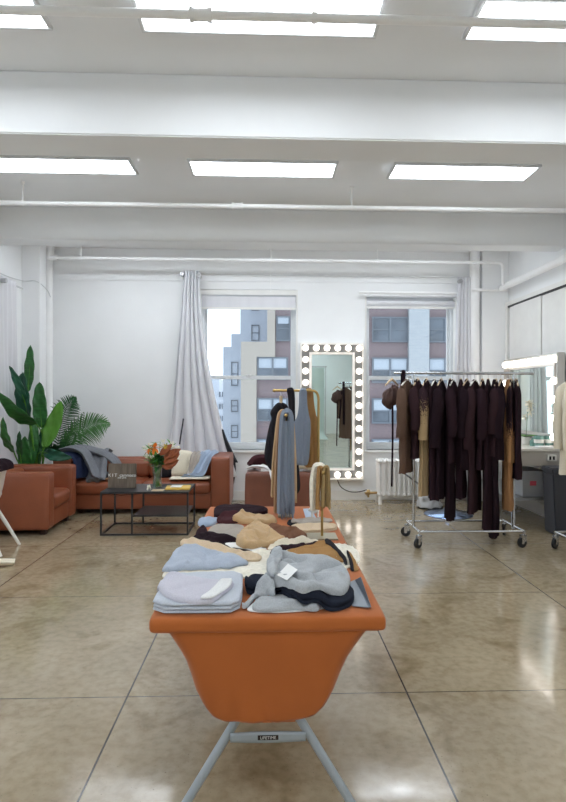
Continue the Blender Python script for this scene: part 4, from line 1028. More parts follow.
lay('trim', '', '', ((324, 542), (327, 540.5), (335, 545), (345, 556), (348, 565), (344.5, 565), (341, 556.5), (332, 546.5)), K['black'], .004, parent=tf, seed=20, rnd_it=1, fold=.0005)
tf = lay('folded_scarf', 'small brown strip with black edge lying on the fur at right', 'scarf', ((347, 551), (350, 551), (356, 561), (360, 570), (352, 571), (350, 561)), K['toffee'], .008, seed=21)
lay('trim', '', '', ((346, 551), (348.5, 551), (355, 571), (351, 571.5), (349, 561)), K['black'], .003, parent=tf, seed=21, rnd_it=1, fold=.0005)
# front left pile
lay('folded_scarf', 'pale blue heather scarf folded in layers at the front left corner', 'scarf', ((151, 605), (158, 590), (172, 574), (205, 571), (243, 572), (243, 588), (239, 604), (205, 605)), K['blueheather'], .032, layers=6, seed=22, edge=.008, fold=.0015, rnd_it=1, flat=.45, zfrac=.95, m2=K['greylight'], bumpy=.006)
hat = lay('knit_hat', 'pale lavender knit beanie with white cuff on the front left scarf', 'hat', ((156, 591), (159, 585), (170, 581), (200, 579), (233, 580.5), (234, 584), (216, 599), (209, 602), (195, 602.5), (163, 596)), K['lavender'], .018, seed=23, edge=.02, fold=.0015, flat=.35)
lay('cuff', '', '', ((198, 600), (212, 590), (221, 581.5), (231, 581), (233, 584), (216, 597), (209, 600)), K['white'], .004, parent=hat, seed=24, edge=.01, fold=.0005, flat=.6)
# front right pile
lay('paper_sheet', 'white tissue sheet sticking out under the front right sweaters', 'paper', ((246, 609), (256, 601), (330, 600), (334, 608), (285, 613), (250, 612)), M['paper'], .003, flat=.8, fold=.001, seed=25)
lay('crumpled_scarf', 'crumpled light grey knit at the very front of the right pile', 'scarf', ((251, 606), (258, 597), (292, 596), (318, 602), (321, 607), (314, 610), (296, 607), (272, 610), (256, 609)), K['greylight'], .020, seed=26, fold=.007, ffreq=12, fdir=1.4, bumpy=.010, edge=.015)
lay('folded_sweater', 'navy blue sweater folded beneath the light grey one at front right', 'sweater', ((243, 583), (247, 578), (262, 576), (290, 582), (346, 584), (355, 592), (353, 601), (340, 607), (322, 604), (297, 598), (277, 593), (262, 588)), K['navy'], .032, seed=27, edge=.018, fold=.003, flat=.5, layers=2, zfrac=.5)
lg = lay('draped_sweater', 'light grey marl sweater with white tag heaped on the front right pile', 'sweater', ((271, 556), (277, 551), (297, 556.5), (322, 557.5), (340, 561.5), (348, 569), (351, 579), (348, 589), (326, 588), (302, 590), (284, 587), (270, 583), (265, 577), (269, 571), (267, 564)), K['greylight'], .030, seed=28, edge=.028, fold=.011, ffreq=6, fdir=1.0, bumpy=.012, flat=.5, zfrac=.7)
lay('sleeve', '', '', ((240, 600), (250, 587), (262, 577), (274, 578), (276, 584), (262, 594), (248, 605)), K['greylight'], .022, parent=lg, seed=29, edge=.02, fold=.004)
lay('collar', '', '', ((268, 576), (266, 564), (271, 555), (278, 552), (284, 557), (278, 566), (277, 575)), K['greylight'], .016, parent=lg, seed=30, edge=.014, fold=.006)
# white tag card on the sweater
def quad_at(pts, lift, name, m, th=.0015, parent=None):
    vs = []
    for px, py in pts:
        z = TZ + .12
        for _ in range(12):
            p = P(px, py, z=z); z = .5 * z + .5 * (hm_at(p.x, p.y) + lift)
        vs.append(P(px, py, z=z))
    n = (vs[1] - vs[0]).cross(vs[2] - vs[0]).normalized()
    if n.z < 0: n = -n
    vs = vs + [v - n * th for v in vs]
    return build(name, MB().add(vs, [(0, 1, 2, 3), (7, 6, 5, 4)] + [(i, (i + 1) % 4, 4 + (i + 1) % 4, 4 + i) for i in range(4)]), m, parent, smooth=False)
quad_at(((277, 575), (288, 563.5), (297.5, 569.5), (287, 580)), .015, 'price_tag', M['paper'], parent=lg)
# grey folded tent card at front right
a, b_, c, d = P(353, 607, z=TZ + .004), P(370, 608, z=TZ + .004), P(347, 584, z=TZ + .004), P(356, 581, z=TZ + .004)
tc_ = thing('tent_card', 'grey folded tent card standing beside the grey and navy sweaters', 'card', tuple((a + b_) / 2))
r0, r1 = P(353, 582, z=TZ + .05), P(369, 606, z=TZ + .012)
ftp = P(350, 582, z=TZ + .006); rdg = P(361, 577, z=TZ + .045); rb = P(370.5, 608, z=TZ + .006); lb = P(352, 606, z=TZ + .006)
build('left_leaf', MB().add([ftp, lb, P(368.5, 607.5, z=TZ + .012), P(355, 580, z=TZ + .012)], [(0, 1, 2, 3)]), M['greycard'], tc_, solid=.002, smooth=False)
build('right_leaf', MB().add([P(355, 580, z=TZ + .012), P(368.5, 607.5, z=TZ + .012), rb + Vector((0.002, 0, .004)), rdg], [(0, 1, 2, 3)]), mat('grey_card_shaded', (112, 120, 130), .4, .25), tc_, solid=.002, smooth=False)  # same card, shade of this leaf put into a darker grey
# little white bear figure
br_ = P(315, 517, z=TZ + .006); bz = TZ + .009
fg = MB(); s = .9
fg.ball((br_.x, br_.y, bz + .034), .019, 10, (1.35, .8, .85)); fg.ball((br_.x - .026, br_.y - .004, bz + .042), .012, 8)
fg.ball((br_.x - .037, br_.y - .006, bz + .039), .006, 6); fg.ball((br_.x - .022, br_.y - .009, bz + .053), .004, 6); fg.ball((br_.x - .022, br_.y + .004, bz + .053), .004, 6)
for dx in (-.016, .016):
    for dy in (-.008, .008): fg.tube([(br_.x + dx, br_.y + dy, bz + .03), (br_.x + dx * 1.1, br_.y + dy, bz)], [.007, .006], 8)
tag(build('bear_figurine', fg, M['whiteplastic']), 'small white bear figurine at the far right end of the table', 'figurine')

# ------------------------------------------------------------------ brass T stands with scarves
def tstand(label, bx, by, h, arm, plate):
    z = TZ + .004
    t = thing('display_stand', label, 'display stand', (bx, by, z))
    build('base_plate', MB().box(bx - plate[0] / 2, bx + plate[0] / 2, by - plate[1] / 2, by + plate[1] / 2, z, z + .008), M['plate'], t, smooth=False, bevel=.002)
    build('post', MB().tube([(bx, by, z + .008), (bx, by, z + h)], .0065, 12), M['brass'], t)
    build('arm', MB().tube([(bx, by - arm, z + h), (bx, by + arm, z + h)], .0065, 12).ball((bx, by - arm, z + h), .0095, 8).ball((bx, by + arm, z + h), .0095, 8), M['brass'], t)
    return z + h
def hang(name, label, cat, x, y, z, g, lL, lR, wd, m, th=.012, spL=.02, spR=.02, phase=0, group=None, amp=.005, en=.05):
    p = [(x - g - spL, y, z - lL), (x - g - spL * .7, y, z - lL * .55), (x - g * .95, y, z - .06), (x - g * .6, y, z + .006), (x, y, z + .014), (x + g * .6, y, z + .006), (x + g * .95, y, z - .06), (x + g + spR * .7, y, z - lR * .55), (x + g + spR, y, z - lR)]
    return tag(build(name, strip(MB(), p, (0, 1, 0), wd, th, amp, 2, 10, phase, en), m), label, cat, group)
q0 = P(285, 516, z=TZ); zt = tstand('tall brass stand holding scarves near the far end of the table', q0.x, q0.y, .60, .13, (.085, .12))
zt_ = zt + .002
hang('hanging_scarf', 'camel scarf hanging at the back of the tall brass stand', 'scarf', q0.x, q0.y + .06, zt_, .045, .50, .52, .07, K['camel'], .018, .028, .015, 1)
hang('hanging_scarf', 'tan scarf hanging second on the tall brass stand', 'scarf', q0.x - .005, q0.y - .015, zt_, .034, .58, .44, .06, K['tan'], .016, .018, .02, 2)
t = hang('hanging_scarf', 'blue grey scarf hanging in front on the tall brass stand', 'scarf', q0.x + .004, q0.y - .09, zt_, .026, .57, .54, .07, K['greyblue'], .026, .010, .006, 3, en=.16)
mb = strip(MB(), [(q0.x - .012, q0.y - .10, zt_ - .04), (q0.x - .014, q0.y - .105, zt_ - .3), (q0.x - .02, q0.y - .11, zt_ - .48), (q0.x - .010, q0.y - .11, zt_ - .575)], (1, .3, 0), .038, .02, .004, 1.5, 8, 1, .1)
build('fold', mb, K['greyblue'], t)
mb = strip(MB(), [(q0.x + .022, q0.y - .10, zt_ - .04), (q0.x + .026, q0.y - .105, zt_ - .3), (q0.x + .03, q0.y - .11, zt_ - .45), (q0.x + .034, q0.y - .11, zt_ - .56)], (1, -.3, 0), .036, .02, .004, 1.5, 8, 5, .1)
build('fold', mb, K['greyblue'], t)
build('fold', strip(MB(), [(q0.x + .006, q0.y - .112, zt_ - .035), (q0.x + .006, q0.y - .118, zt_ - .3), (q0.x + .01, q0.y - .118, zt_ - .50), (q0.x + .004, q0.y - .118, zt_ - .555)], (1, 0, 0), .036, .018, .004, 1.5, 8, 3, .12), K['greyblue'], t)
q1 = P(322, 538, z=TZ); zt = tstand('short brass stand holding gloves near the right table edge', q1.x, q1.y, .335, .07, (.15, .13))
hang('fur_scarf', 'white fluffy scarf hanging on the short brass stand', 'scarf', q1.x - .012, q1.y + .04, zt + .004, .030, .21, .15, .06, M['fur'], .020, .0, .0, 2, amp=.008)
for k, (dx, lL, mm, lab) in enumerate(((-.012, .19, 'toffee', 'toffee brown knit strip hanging left on the short brass stand'), (.014, .18, 'khaki', 'khaki brown knit strip hanging right on the short brass stand'))):
    hang('hanging_gloves', lab, 'gloves', q1.x + dx, q1.y - .03 - .02 * k, zt + .003 + .006 * k, .010, lL, lL * .93, .045, K[mm], .014, .002, .002, k + 4, amp=.004)

# ================================================================== BRASS GARMENT RAIL behind the table
YR = 4.15
gr = thing('brass_rail', 'curved brass garment rail standing on the floor beyond the table', 'garment rack', (.2, YR, 0))
xr0, xr1 = X_(274, YR), X_(318.5, YR); zr = Z_(390.5, YR)
build('rail', MB().tube([(xr0, YR, zr), (xr1 - .05, YR, zr)] + bez((xr1 - .05, YR, zr), (xr1, YR, zr), (xr1, YR, zr - .07), 6)[1:] + [(xr1, YR, .03)], .0095, 12).ball((xr0, YR, zr), .012, 8), M['brass'], gr)
build('foot', MB().tube([(xr1, YR - .2, .013), (xr1, YR + .2, .013)], .012, 10).tube([(xr1, YR, .013), (xr0, YR, .013)], .012, 10).tube([(xr1, YR, .01), (xr1, YR, .04)], .014, 10), M['brass'], gr)
def profile_garment(name, label, cat, outl, Y, m, th=.03, tilt=0, group=None, parent=None, fold=.006, ff=28):
    """garment hanging face on: outline by (px,py) at depth Y, puffed front and back, with vertical creases"""
    pts = rounded([(P(a, b_, Y=Y).x, P(a, b_, Y=Y).z) for a, b_ in outl], 2)
    xs = [p[0] for p in pts]; zs = [p[1] for p in pts]; x0, x1, z0, z1 = min(xs), max(xs), min(zs), max(zs); st = max(.008, (z1 - z0) / 90)
    nx, nz = int((x1 - x0) / st) + 3, int((z1 - z0) / st) + 3; ins = {}
    for i in range(nx):
        for j in range(nz): ins[i, j] = pip(x0 - st / 2 + i * st, z0 - st / 2 + j * st, pts)
    vs = []; A = {}; B = {}
    for (i, j), k in ins.items():
        x, z = x0 - st / 2 + i * st, z0 - st / 2 + j * st
        d, q = nearest(x, z, pts)
        if not k:
            if not any(ins.get((i + a, j + b_)) for a in (-1, 0, 1) for b_ in (-1, 0, 1)): continue
            x, z = q; d = 0
        e = min(1, d / .03); h = th / 2 * (.2 + .8 * math.sqrt(1 - (1 - e) ** 2)); f_ = fold * e * math.sin(x * ff * 2 * PI + 2 * noise.noise(Vector((x * 8, z * 3, 0))))
        A[i, j] = len(vs); vs.append((x, Y - h + f_, z)); B[i, j] = len(vs); vs.append((x, Y + h + f_, z))
    fs = []; ed = {}
    for (i, j) in A:
        q = [(i, j), (i + 1, j), (i + 1, j + 1), (i, j + 1)]
        if all(k in A for k in q) and any(ins[k] for k in q):
            fs.append(tuple(A[k] for k in q)); fs.append(tuple(B[k] for k in q[::-1]))
            for a in range(4):
                e_ = (q[a], q[(a + 1) % 4])
                if (e_[1], e_[0]) in ed: del ed[(e_[1], e_[0])]
                else: ed[e_] = 1
    for a, b_ in ed: fs.append((A[a], B[a], B[b_], A[b_]))
    o = build(name, MB().add(vs, fs), m, parent, auto=75)
    if not parent: tag(o, label, cat, group)
    return o
profile_garment('hanging_vest', 'camel sleeveless vest hanging at the right end of the brass rail', 'vest', ((305, 388), (313, 388), (314, 404), (316, 415), (319, 421), (320, 467), (300, 468), (302, 418), (306, 404)), YR + .04, K['toffee'], .03)
profile_garment('hanging_vest', 'blue grey sleeveless vest hanging on the brass rail', 'vest', ((299, 388), (307, 388), (307, 402), (309, 415), (311, 423), (309, 464), (304, 466), (296, 465), (293, 460), (292, 424), (297, 418), (299, 406)), YR - .04, K['greyblue'], .03)
profile_garment('long_black_scarf', 'narrow black scarf knotted over the brass rail', 'scarf', ((286, 388), (295, 387), (295, 420), (298, 460), (301, 488), (297, 495), (292, 486), (290, 440), (289, 414), (288, 396)), YR - .01, K['black'], .05)
hj = profile_garment('hanging_jacket', 'charcoal hooded jacket on a wooden hanger at the left end of the brass rail', 'jacket', ((277, 403), (281, 402), (287, 404), (290, 412), (291, 470), (281, 474), (270, 471), (263.5, 458), (266, 440), (269.5, 424), (272, 418), (269.5, 413), (274, 406)), YR + .01, K['black'], .08)
hg = thing('clothes_hanger', 'wooden hanger with charcoal jacket on the brass rail', 'hanger', (X_(281, YR), YR, zr))
build('hook', MB().tube([(X_(281, YR), YR, zr + .012), (X_(281, YR), YR, zr - .045)], .003, 6), M['silver'], hg)
build('neck', MB().tube([(X_(281, YR), YR, zr - .04), (X_(281, YR), YR, zr - .10)], .012, 8), K['sand'], hg)

# ================================================================== CHROME ROLLING RACKS
def caster(par, x, y, h=.14, ang=0):
    c = build('caster', MB().tube([(x, y, h), (x, y, h - .035)], .012, 10).box(-.02, -.013, -.02, .035, -.085, -.02, Matrix.Translation((x, y, h)) @ Matrix.Rotation(ang, 4, 'Z')).box(.013, .02, -.02, .035, -.085, -.02, Matrix.Translation((x, y, h)) @ Matrix.Rotation(ang, 4, 'Z')).box(-.02, .02, -.02, .02, -.035, -.02, Matrix.Translation((x, y, h)) @ Matrix.Rotation(ang, 4, 'Z')), M['chrome'], par, smooth=False)
    mm = Matrix.Translation((x, y, 0)) @ Matrix.Rotation(ang, 4, 'Z')
    build('wheel', MB().tube([mm @ Vector((-.011, .02, .05)), mm @ Vector((.011, .02, .05))], .05, 22), M['blk'], c)
    build('hub', MB().tube([mm @ Vector((-.018, .02, .05)), mm @ Vector((.018, .02, .05))], .016, 12), M['chrome'], c)
def rack(label, mw, L, D, zt, ext):
    """rail along local X from 0 to L, depth D centred on local y=0"""
    t = thing('rolling_rack', label, 'garment rack', tuple(mw.translation)); h = .155; r = .0125
    T = lambda x, y, z: mw @ Vector((x, y, z))
    for y in (-D / 2, D / 2): build('base_bar', MB().tube([T(0, y, h), T(L, y, h)], r, 12), M['chrome'], t)
    for x in (0, L):
        build('end_bar', MB().tube([T(x, -D / 2 - .02, h), T(x, D / 2 + .02, h)], r, 12), M['chrome'], t)
        build('post', MB().tube([T(x, 0, h), T(x, 0, zt)], .0135, 12).tube([T(x, 0, h - .01), T(x, 0, h + .12)], .017, 12), M['chrome'], t)
    build('top_rail', MB().tube([T(-ext, 0, zt), T(L + ext, 0, zt)], .0135, 12), M['chrome'], t)
    for x, y, a in ((0, -D / 2, 2.2), (0, D / 2, 1.3), (L, -D / 2, 1.9), (L, D / 2, -.6)):
        p = T(x, y, 0); caster(t, p.x, p.y, .145, a)
    return t
rack('chrome rolling rack packed with dark plum clothing', Matrix.Translation((1.45, 5.53, 0)), 1.02, .45, Z_(372.5, 5.53), .20)
ZR = Z_(372.5, 5.53)

def hanger(x, y, tw, label, group, m=None, zr=ZR, w=.2):
    t = thing('clothes_hanger', label, 'hanger', (x, y, zr), group); d = Vector((math.sin(tw), math.cos(tw), 0)); c = Vector((x, y, zr))
    build('hook', MB().tube([c + Vector((0, 0, -.012)) + d * .016, c + Vector((0, 0, .012)) + d * .012, c + Vector((0, 0, .019)), c + Vector((0, 0, .01)) - d * .014, c + Vector((0, 0, -.03)), c + Vector((0, 0, -.07))], .0022, 6), M['silver'], t)
    build('shoulder_bar', MB().tube([c + d * w + Vector((0, 0, -.125)), c + d * w * .5 + Vector((0, 0, -.09)), c + Vector((0, 0, -.062)), c - d * w * .5 + Vector((0, 0, -.09)), c - d * w + Vector((0, 0, -.125))], [.007, .010, .013, .010, .007], 8), m or M['whiteplastic'], t)
    return t
M['hangwood'] = mat('pale_hanger_wood', (206, 182, 150), .5, var=.1)
def garment(name, label, cat, x, y, tw, zb, m, hw=.19, th=.035, flare=1.0, sleeves=None, group=None, kind='top', zr=ZR, seed=0, skew=0, m_s=None):
    zt = zr - .062; d = Vector((math.sin(tw), math.cos(tw), 0)); s = Vector((math.cos(tw), -math.sin(tw), 0)); c = Vector((x, y, 0))
    L = zt - zb
    def prof(v):
        z = zt - L * v; dz = L * v
        if kind == 'top':
            if dz < .10: w_ = .045 + (hw - .045) * (dz / .10) ** .75
            else: w_ = hw * (1 + (flare - 1) * (dz - .10) / max(.01, L - .10)) - .02 * math.sin(PI * (dz - .1) / max(.01, L - .1))
        else:
            w_ = hw * (.92 + .08 * v) * (1 + (flare - 1) * v)
            if dz < .02: w_ *= .9
        return z, w_
    def fn(u, v):
        vv = v ** 1.25 if kind == 'top' else v
        z, w_ = prof(vv); a = 2 * PI * u
        tt = th * (.35 + .65 * min(1, vv * L / .15)) * (1 + .35 * vv)
        ca = math.cos(a); sa = math.sin(a)
        fd = .011 * min(1, vv * L / .12) * math.sin(ca * 9 + seed * 1.7 + vv * 2) + .012 * vv * noise.noise(Vector((ca * 4, vv * 5, seed)))
        zz = z + (.014 * noise.noise(Vector((ca * 3, sa * 2, seed + 5))) * vv)
        p = c + d * (w_ * ca + skew * vv) + s * (tt * (abs(sa) ** .7) * (1 if sa > 0 else -1) + fd * 1.2)
        return (p.x, p.y, zz)
    b = MB().grid(fn, 48, 34, closed=True)
    n0 = 34 * 48; cap_t = tuple(range(48)); b.f.append(cap_t); b.f.append(tuple(n0 + i for i in range(48)))
    if sleeves:
        t = thing(name, label, cat, (x, y, zb), group)
        build('body', b, m, t, auto=70)
        for sd in (-1, 1):
            sl = sleeves * (1 + .05 * sd); r0 = .05
            a0 = c + d * sd * (hw - .03) + Vector((0, 0, zt - .10)); a1 = c + d * sd * (hw - .005) + s * .012 + Vector((0, 0, zt - .24)); a2 = c + d * sd * (hw - .01) + s * (.02 * math.sin(seed)) + Vector((0, 0, zt - .1 - sl))
            a3 = (a1 + a2) / 2 + s * .014 * math.cos(seed + sd) + d * sd * .006
            pth = smoothpath([a0, a1, a3, a2], 6); n = len(pth)
            mbs = MB().tube(pth, [(.034 + .024 * math.sin(min(1, i / 5) * PI / 2) - .014 * i / n) * (1 + .05 * math.sin(i * 1.3 + seed)) for i in range(n)], 14)
            build('sleeve', mbs, m_s or m, t, auto=70)
        return t
    return tag(build(name, b, m, auto=70), label, cat, group)
def zy(py, Y=5.42): return 1.46 - (py - 396) * Y / F
RY = 5.53
def xr(px): return (px - 269) * RY / F
om = ombre('plum_to_camel_ombre', (48, 32, 38), (164, 140, 106), zy(425), zy(395))
om2 = ombre('plum_to_tan_ombre', (44, 30, 36), (164, 122, 84), zy(448), zy(418))
G = [  # px on rail, twist, bottom py, material, half width, kind, sleeves, flare, name, cat, label
 (408, .62, 474, K['cocoa'], .17, 'top', .50, 1.0, 'hanging_sweater', 'sweater', 'cocoa brown sweater at the left end of the dark clothes on the chrome rack'),
 (419, .55, 459, K['plum2'], .17, 'top', .42, 1.0, 'hanging_sweater', 'sweater', 'short plum cardigan right of the cocoa sweater on the chrome rack'),
 (428, .55, 497, om, .17, 'top', .52, .95, 'hanging_sweater', 'sweater', 'speckled plum to camel faded sweater on the chrome rack'),
 (436, .45, 500, K['plum'], .20, 'top', None, 1, 'hanging_dress', 'dress', 'dark plum dress directly right of the speckled camel sweater'),
 (443, .50, 500, K['plum3'], .21, 'top', .60, 1.05, 'hanging_dress', 'dress', 'broad dark plum sleeved dress left of the long trousers on the rack'),
 (452, .35, 521, K['plum3'], .15, 'flat', None, 1.05, 'hanging_trousers', 'trousers', 'long dark plum trousers ending above the silver floor disc'),
 (455, .50, 463, K['plum'], .20, 'top', .48, 1.05, 'hanging_sweater', 'sweater', 'plum sweater with wide sleeve left of mid chrome rack'),
 (463, .40, 500, K['plum'], .13, 'flat', None, 1, 'hanging_trousers', 'trousers', 'plum trousers hanging just right of the rack centre, behind wide sleeves'),
 (469, .55, 470, K['plum3'], .19, 'top', .50, 1.05, 'hanging_sweater', 'sweater', 'deep plum sweater in the middle of the chrome rack'),
 (477, .60, 514, K['plum2'], .20, 'top', .62, 1.0, 'hanging_coat', 'coat', 'long plum coat whose hem dips right of rack centre'),
 (485, .50, 470, K['plum'], .19, 'top', .52, 1.05, 'hanging_sweater', 'sweater', 'plum pullover right of the long plum coat'),
 (491, .42, 532, K['plum'], .19, 'flat', None, 1.1, 'hanging_trousers', 'trousers', 'very long wide plum trousers reaching the base bar'),
 (497, .40, 539, K['plum3'], .17, 'flat', None, 1.05, 'hanging_trousers', 'trousers', 'longest blackish trousers hanging below the base bar of the rack'),
 (499, .50, 456, K['plum2'], .19, 'top', .46, 1.05, 'hanging_sweater', 'sweater', 'lighter plum sweater third from the camel trousers near the right post'),
 (504, .50, 460, K['plum3'], .20, 'top', .50, 1.05, 'hanging_sweater', 'sweater', 'dark plum sweater directly left of the tan and camel pieces near the right post'),
 (511, .30, 512, K['rust'], .12, 'flat', None, 1.0, 'hanging_trousers', 'trousers', 'camel brown trousers near the right post of the chrome rack'),
 (514, .45, 463, om2, .18, 'top', None, .95, 'hanging_blouse', 'blouse', 'plum blouse fading to tan near the right end of the rack'),
 (520, .32, 480, K['plum'], .18, 'top', None, .95, 'hanging_dress', 'dress', 'dark plum dress at the right end of the chrome rack'),
]
for i, (px, tw, pb, m_, hw_, kd, slv, fl_, nm, ct_, lb) in enumerate(G):
    x = xr(px)
    garment(nm, lb, ct_, x, RY, tw, zy(pb), m_, hw_, .026 if kd == 'top' else .03, fl_, slv, None, kd, seed=i * 1.3)
    hanger(x, RY, tw, 'pale hanger under the ' + ' '.join(lb.replace('dark clothes on the ', '').split()[:11]), 'hangers on the chrome rack', M['hangwood'] if i % 3 else M['whiteplastic'], w=max(.07, hw_ - .03))
# the gathered hat like top with ties, and long narrow scarves, at left end
c = at(391.5, 397, 5.5); hb = thing('gathered_top', 'ruffled dark brown top with long tie hanging at the left rail end', 'top', tuple(c))
mbx = MB()
def bon(u, v):
    a = 2 * PI * u; ph = PI * v; r = .082 * (math.sin(ph) ** .8) * (1 + .10 * math.sin(a * 9 + v * 8) - .28 * max(0, math.cos(a * 1 + 1.2)) ** 6 + .22 * noise.noise(Vector((math.cos(a) * 2, math.sin(a) * 2, v * 4))))
    return (c.x + r * 1.05 * math.cos(a), c.y + r * .8 * math.sin(a), c.z + .105 * math.cos(ph) + .02 * math.cos(a))
mbx.grid(bon, 36, 18, closed=True); build('gathers', mbx, mat('dark_brown_fabric', (74, 50, 44), .8, bump=.4, bscale=40, var=.2), hb)
build('tie', strip(MB(), [(c.x + .01, c.y, c.z - .06), (c.x + .012, c.y, c.z - .4), (c.x + .004, c.y, zy(487, 5.5))], (1, .3, 0), .022, .006, .001, 1, 4), K['plum'], hb)
hanger(c.x + .01, RY, .9, 'pale hanger holding the ruffled brown top at the left rail end', None, M['hangwood'], w=.1)
sx_ = X_(403, RY)
tag(build('hanging_scarf', strip(MB(), [(sx_, RY - .035, zy(461, 5.5)), (sx_, RY - .03, 1.3), (sx_, RY - .022, ZR - .02), (sx_, RY, ZR + .019), (sx_, RY + .022, ZR - .02), (sx_, RY + .03, 1.3), (sx_, RY + .035, .95)], (1, 0, 0), .04, .009, .002, 1, 6), K['plum3']), 'long narrow plum scarf looped over the left end of the chrome rail', 'scarf')
sx_ = X_(399.5, RY)
tag(build('hanging_scarf', strip(MB(), [(sx_ + .01, RY - .03, zy(385)), (sx_ - .01, RY - .04, zy(398)), (sx_ - .012, RY - .05, zy(415)), (sx_ - .035, RY - .05, zy(438))], (1, .3, 0), .03, .02, .004, 1, 6), K['plum']), 'short twisted plum tie beside the ruffled brown top', 'scarf')

# second rack at right edge with cream knits
rack('chrome rolling rack with cream knit cut off by the right edge', Matrix.Translation((2.98, 5.27, 0)) @ Matrix.Rotation(R(-90), 4, 'Z'), 1.2, .42, 1.72, .08)
for i, (yy, zb_, lb, mt_) in enumerate(((5.17, zy(476, 5.1), 'long cream knit cardigan at the far end of the right edge rack', 'cream'), (5.02, .6, 'cream sweater behind the first on the right edge rack', 'cream'), (4.85, .5, 'sand coloured knit on the right edge rack, beyond the frame', 'sand'))):
    garment('hanging_cardigan', lb, 'cardigan', 2.98, yy, R(90), zb_, K[mt_], .235, .04, 1.0, .62, None, 'top', zr=1.72, seed=i + 30)
    hanger(2.98, yy, R(90), 'hanger under the ' + ' '.join(lb.split()[:9]), 'hangers on the right edge rack', M['hangwood'], zr=1.72, w=.17)

# ================================================================== THINGS BEHIND THE RACK
YS = 6.8
cx_, cy_ = P(452, 517, z=0).x, YS
t = thing('pedestal_stool', 'round chrome pedestal base of a stool under the clothes rack', 'stool', (cx_, cy_, 0))
build('base', MB().lathe([(.29, 0), (.295, .006), (.28, .018), (.15, .035), (.06, .06), (.035, .12)], (cx_, cy_, 0), 40), mat('blue_chrome', (150, 170, 205), .15, .95), t)
build('post', MB().tube([(cx_, cy_, .1), (cx_, cy_, .60)], .028, 16), M['chrome'], t)
build('seat', MB().lathe([(.05, .60), (.17, .61), (.185, .64), (.18, .67), (.16, .68), (.02, .685)], (cx_, cy_, 0), 32), M['whiteplastic'], t)
bc = P(430, 508, z=0)
t = thing('garment_steamer', 'pale grey plastic wrapped appliance with a chrome wand on the floor by the radiator', 'steamer', tuple(bc))
def bag(u, v):
    a = 2 * PI * u; r = (.165 * (1 - .62 * v ** 1.4)) * (1 + .16 * noise.noise(Vector((math.cos(a) * 2, math.sin(a) * 2, v * 5))) + .04 * math.sin(a * 7 + v * 9)); z = .02 + .235 * v + .03 * math.cos(a + 2) * v
    return (bc.x + r * math.cos(a) * 1.0 - .05 * v, bc.y + r * math.sin(a) * .75, z)
mb = MB().grid(bag, 40, 20, closed=True); mb.f.append(tuple(range(40))); mb.f.append(tuple(20 * 40 + i for i in range(40)))
build('wrapped_body', mb, mat('grey_plastic_wrap', (196, 198, 200), .35, bump=.5, bscale=30, var=.08, vscale=15), t)
build('base', MB().lathe([(.155, 0), (.165, .008), (.165, .022), (.15, .028)], tuple(bc), 30, sy=.8), M['blk'], t)
w0, w1 = at(404, 473, 6.75), Vector((bc.x - .06, bc.y - .02, .25))
build('wand', MB().tube([w1, w0], .013, 10).tube([w1, w1.lerp(w0, .12)], .018, 10), M['chrome'], t)

# vanity desk along the right wall
DX0, DX1, DY0, DY1 = 2.66, 3.28, 6.02, 7.5
t = thing('vanity_desk', 'long grey laminate vanity desk along the right wall', 'desk', ((DX0 + DX1) / 2, (DY0 + DY1) / 2, 0)); dt = zy(449, DY0)
build('desktop', MB().box(DX0, DX1, DY0, DY1, dt - .03, dt), mat('desk_top_white', (226, 222, 214), .35), t, smooth=False, bevel=.004)
build('apron', MB().box(DX0 + .02, DX1 - .02, DY0 + .015, DY1 - .02, dt - .19, dt - .03), M['desk'], t, smooth=False, bevel=.004)
for x in (DX0 + .03, DX1 - .06):
    for y in (DY0 + .03, DY1 - .06): build('leg', MB().box(x, x + .03, y, y + .03, 0, dt - .19), M['silver'], t, smooth=False)
build('shelf', MB().box(DX0 + .02, DX1 - .02, DY0 + .03, DY1 - .04, zy(502, DY0), zy(499.5, DY0)), M['silver'], t, smooth=False)
pb = thing('power_strip', 'small white power outlet box on the end of the vanity desk', 'outlet', (3.1, DY0, .75))
xo0, xo1 = X_(547, DY0), X_(556, DY0)
build('housing', MB().box(xo0, xo1, DY0 - .025, DY0 + .014, zy(461.5, DY0), zy(455, DY0)), M['whiteplastic'], pb, smooth=False, bevel=.004)
build('socket', MB().box(xo0 + .015, xo0 + .035, DY0 - .028, DY0 - .024, zy(460, DY0), zy(456.5, DY0)).box(xo0 + .055, xo0 + .075, DY0 - .028, DY0 - .024, zy(460, DY0), zy(456.5, DY0)), M['blk'], pb, smooth=False)
# vanity mirror with bulbs, facing the room
VL, VH = 1.40, Z_(349, 6.05) - dt - .02
mw = Matrix.Translation((3.24, 6.03 + VL / 2, dt + .002)) @ Matrix.Rotation(R(-90), 4, 'Z')
vb = []
for k in range(14): vb.append((-VL / 2 + .06 + (VL - .12) * k / 13, VH - .07))
for k in range(4): vb += [(-VL / 2 + .06, .12 + k * .21), (VL / 2 - .06, .12 + k * .21)]
hollywood('wide vanity mirror with lit globe bulbs on the desk at right', mw, VL, VH, .11, vb, frame_m=mat('vanity_steel', (196, 192, 186), .3, .6), br=.04, bulb_m=M['vanity_bulb'])
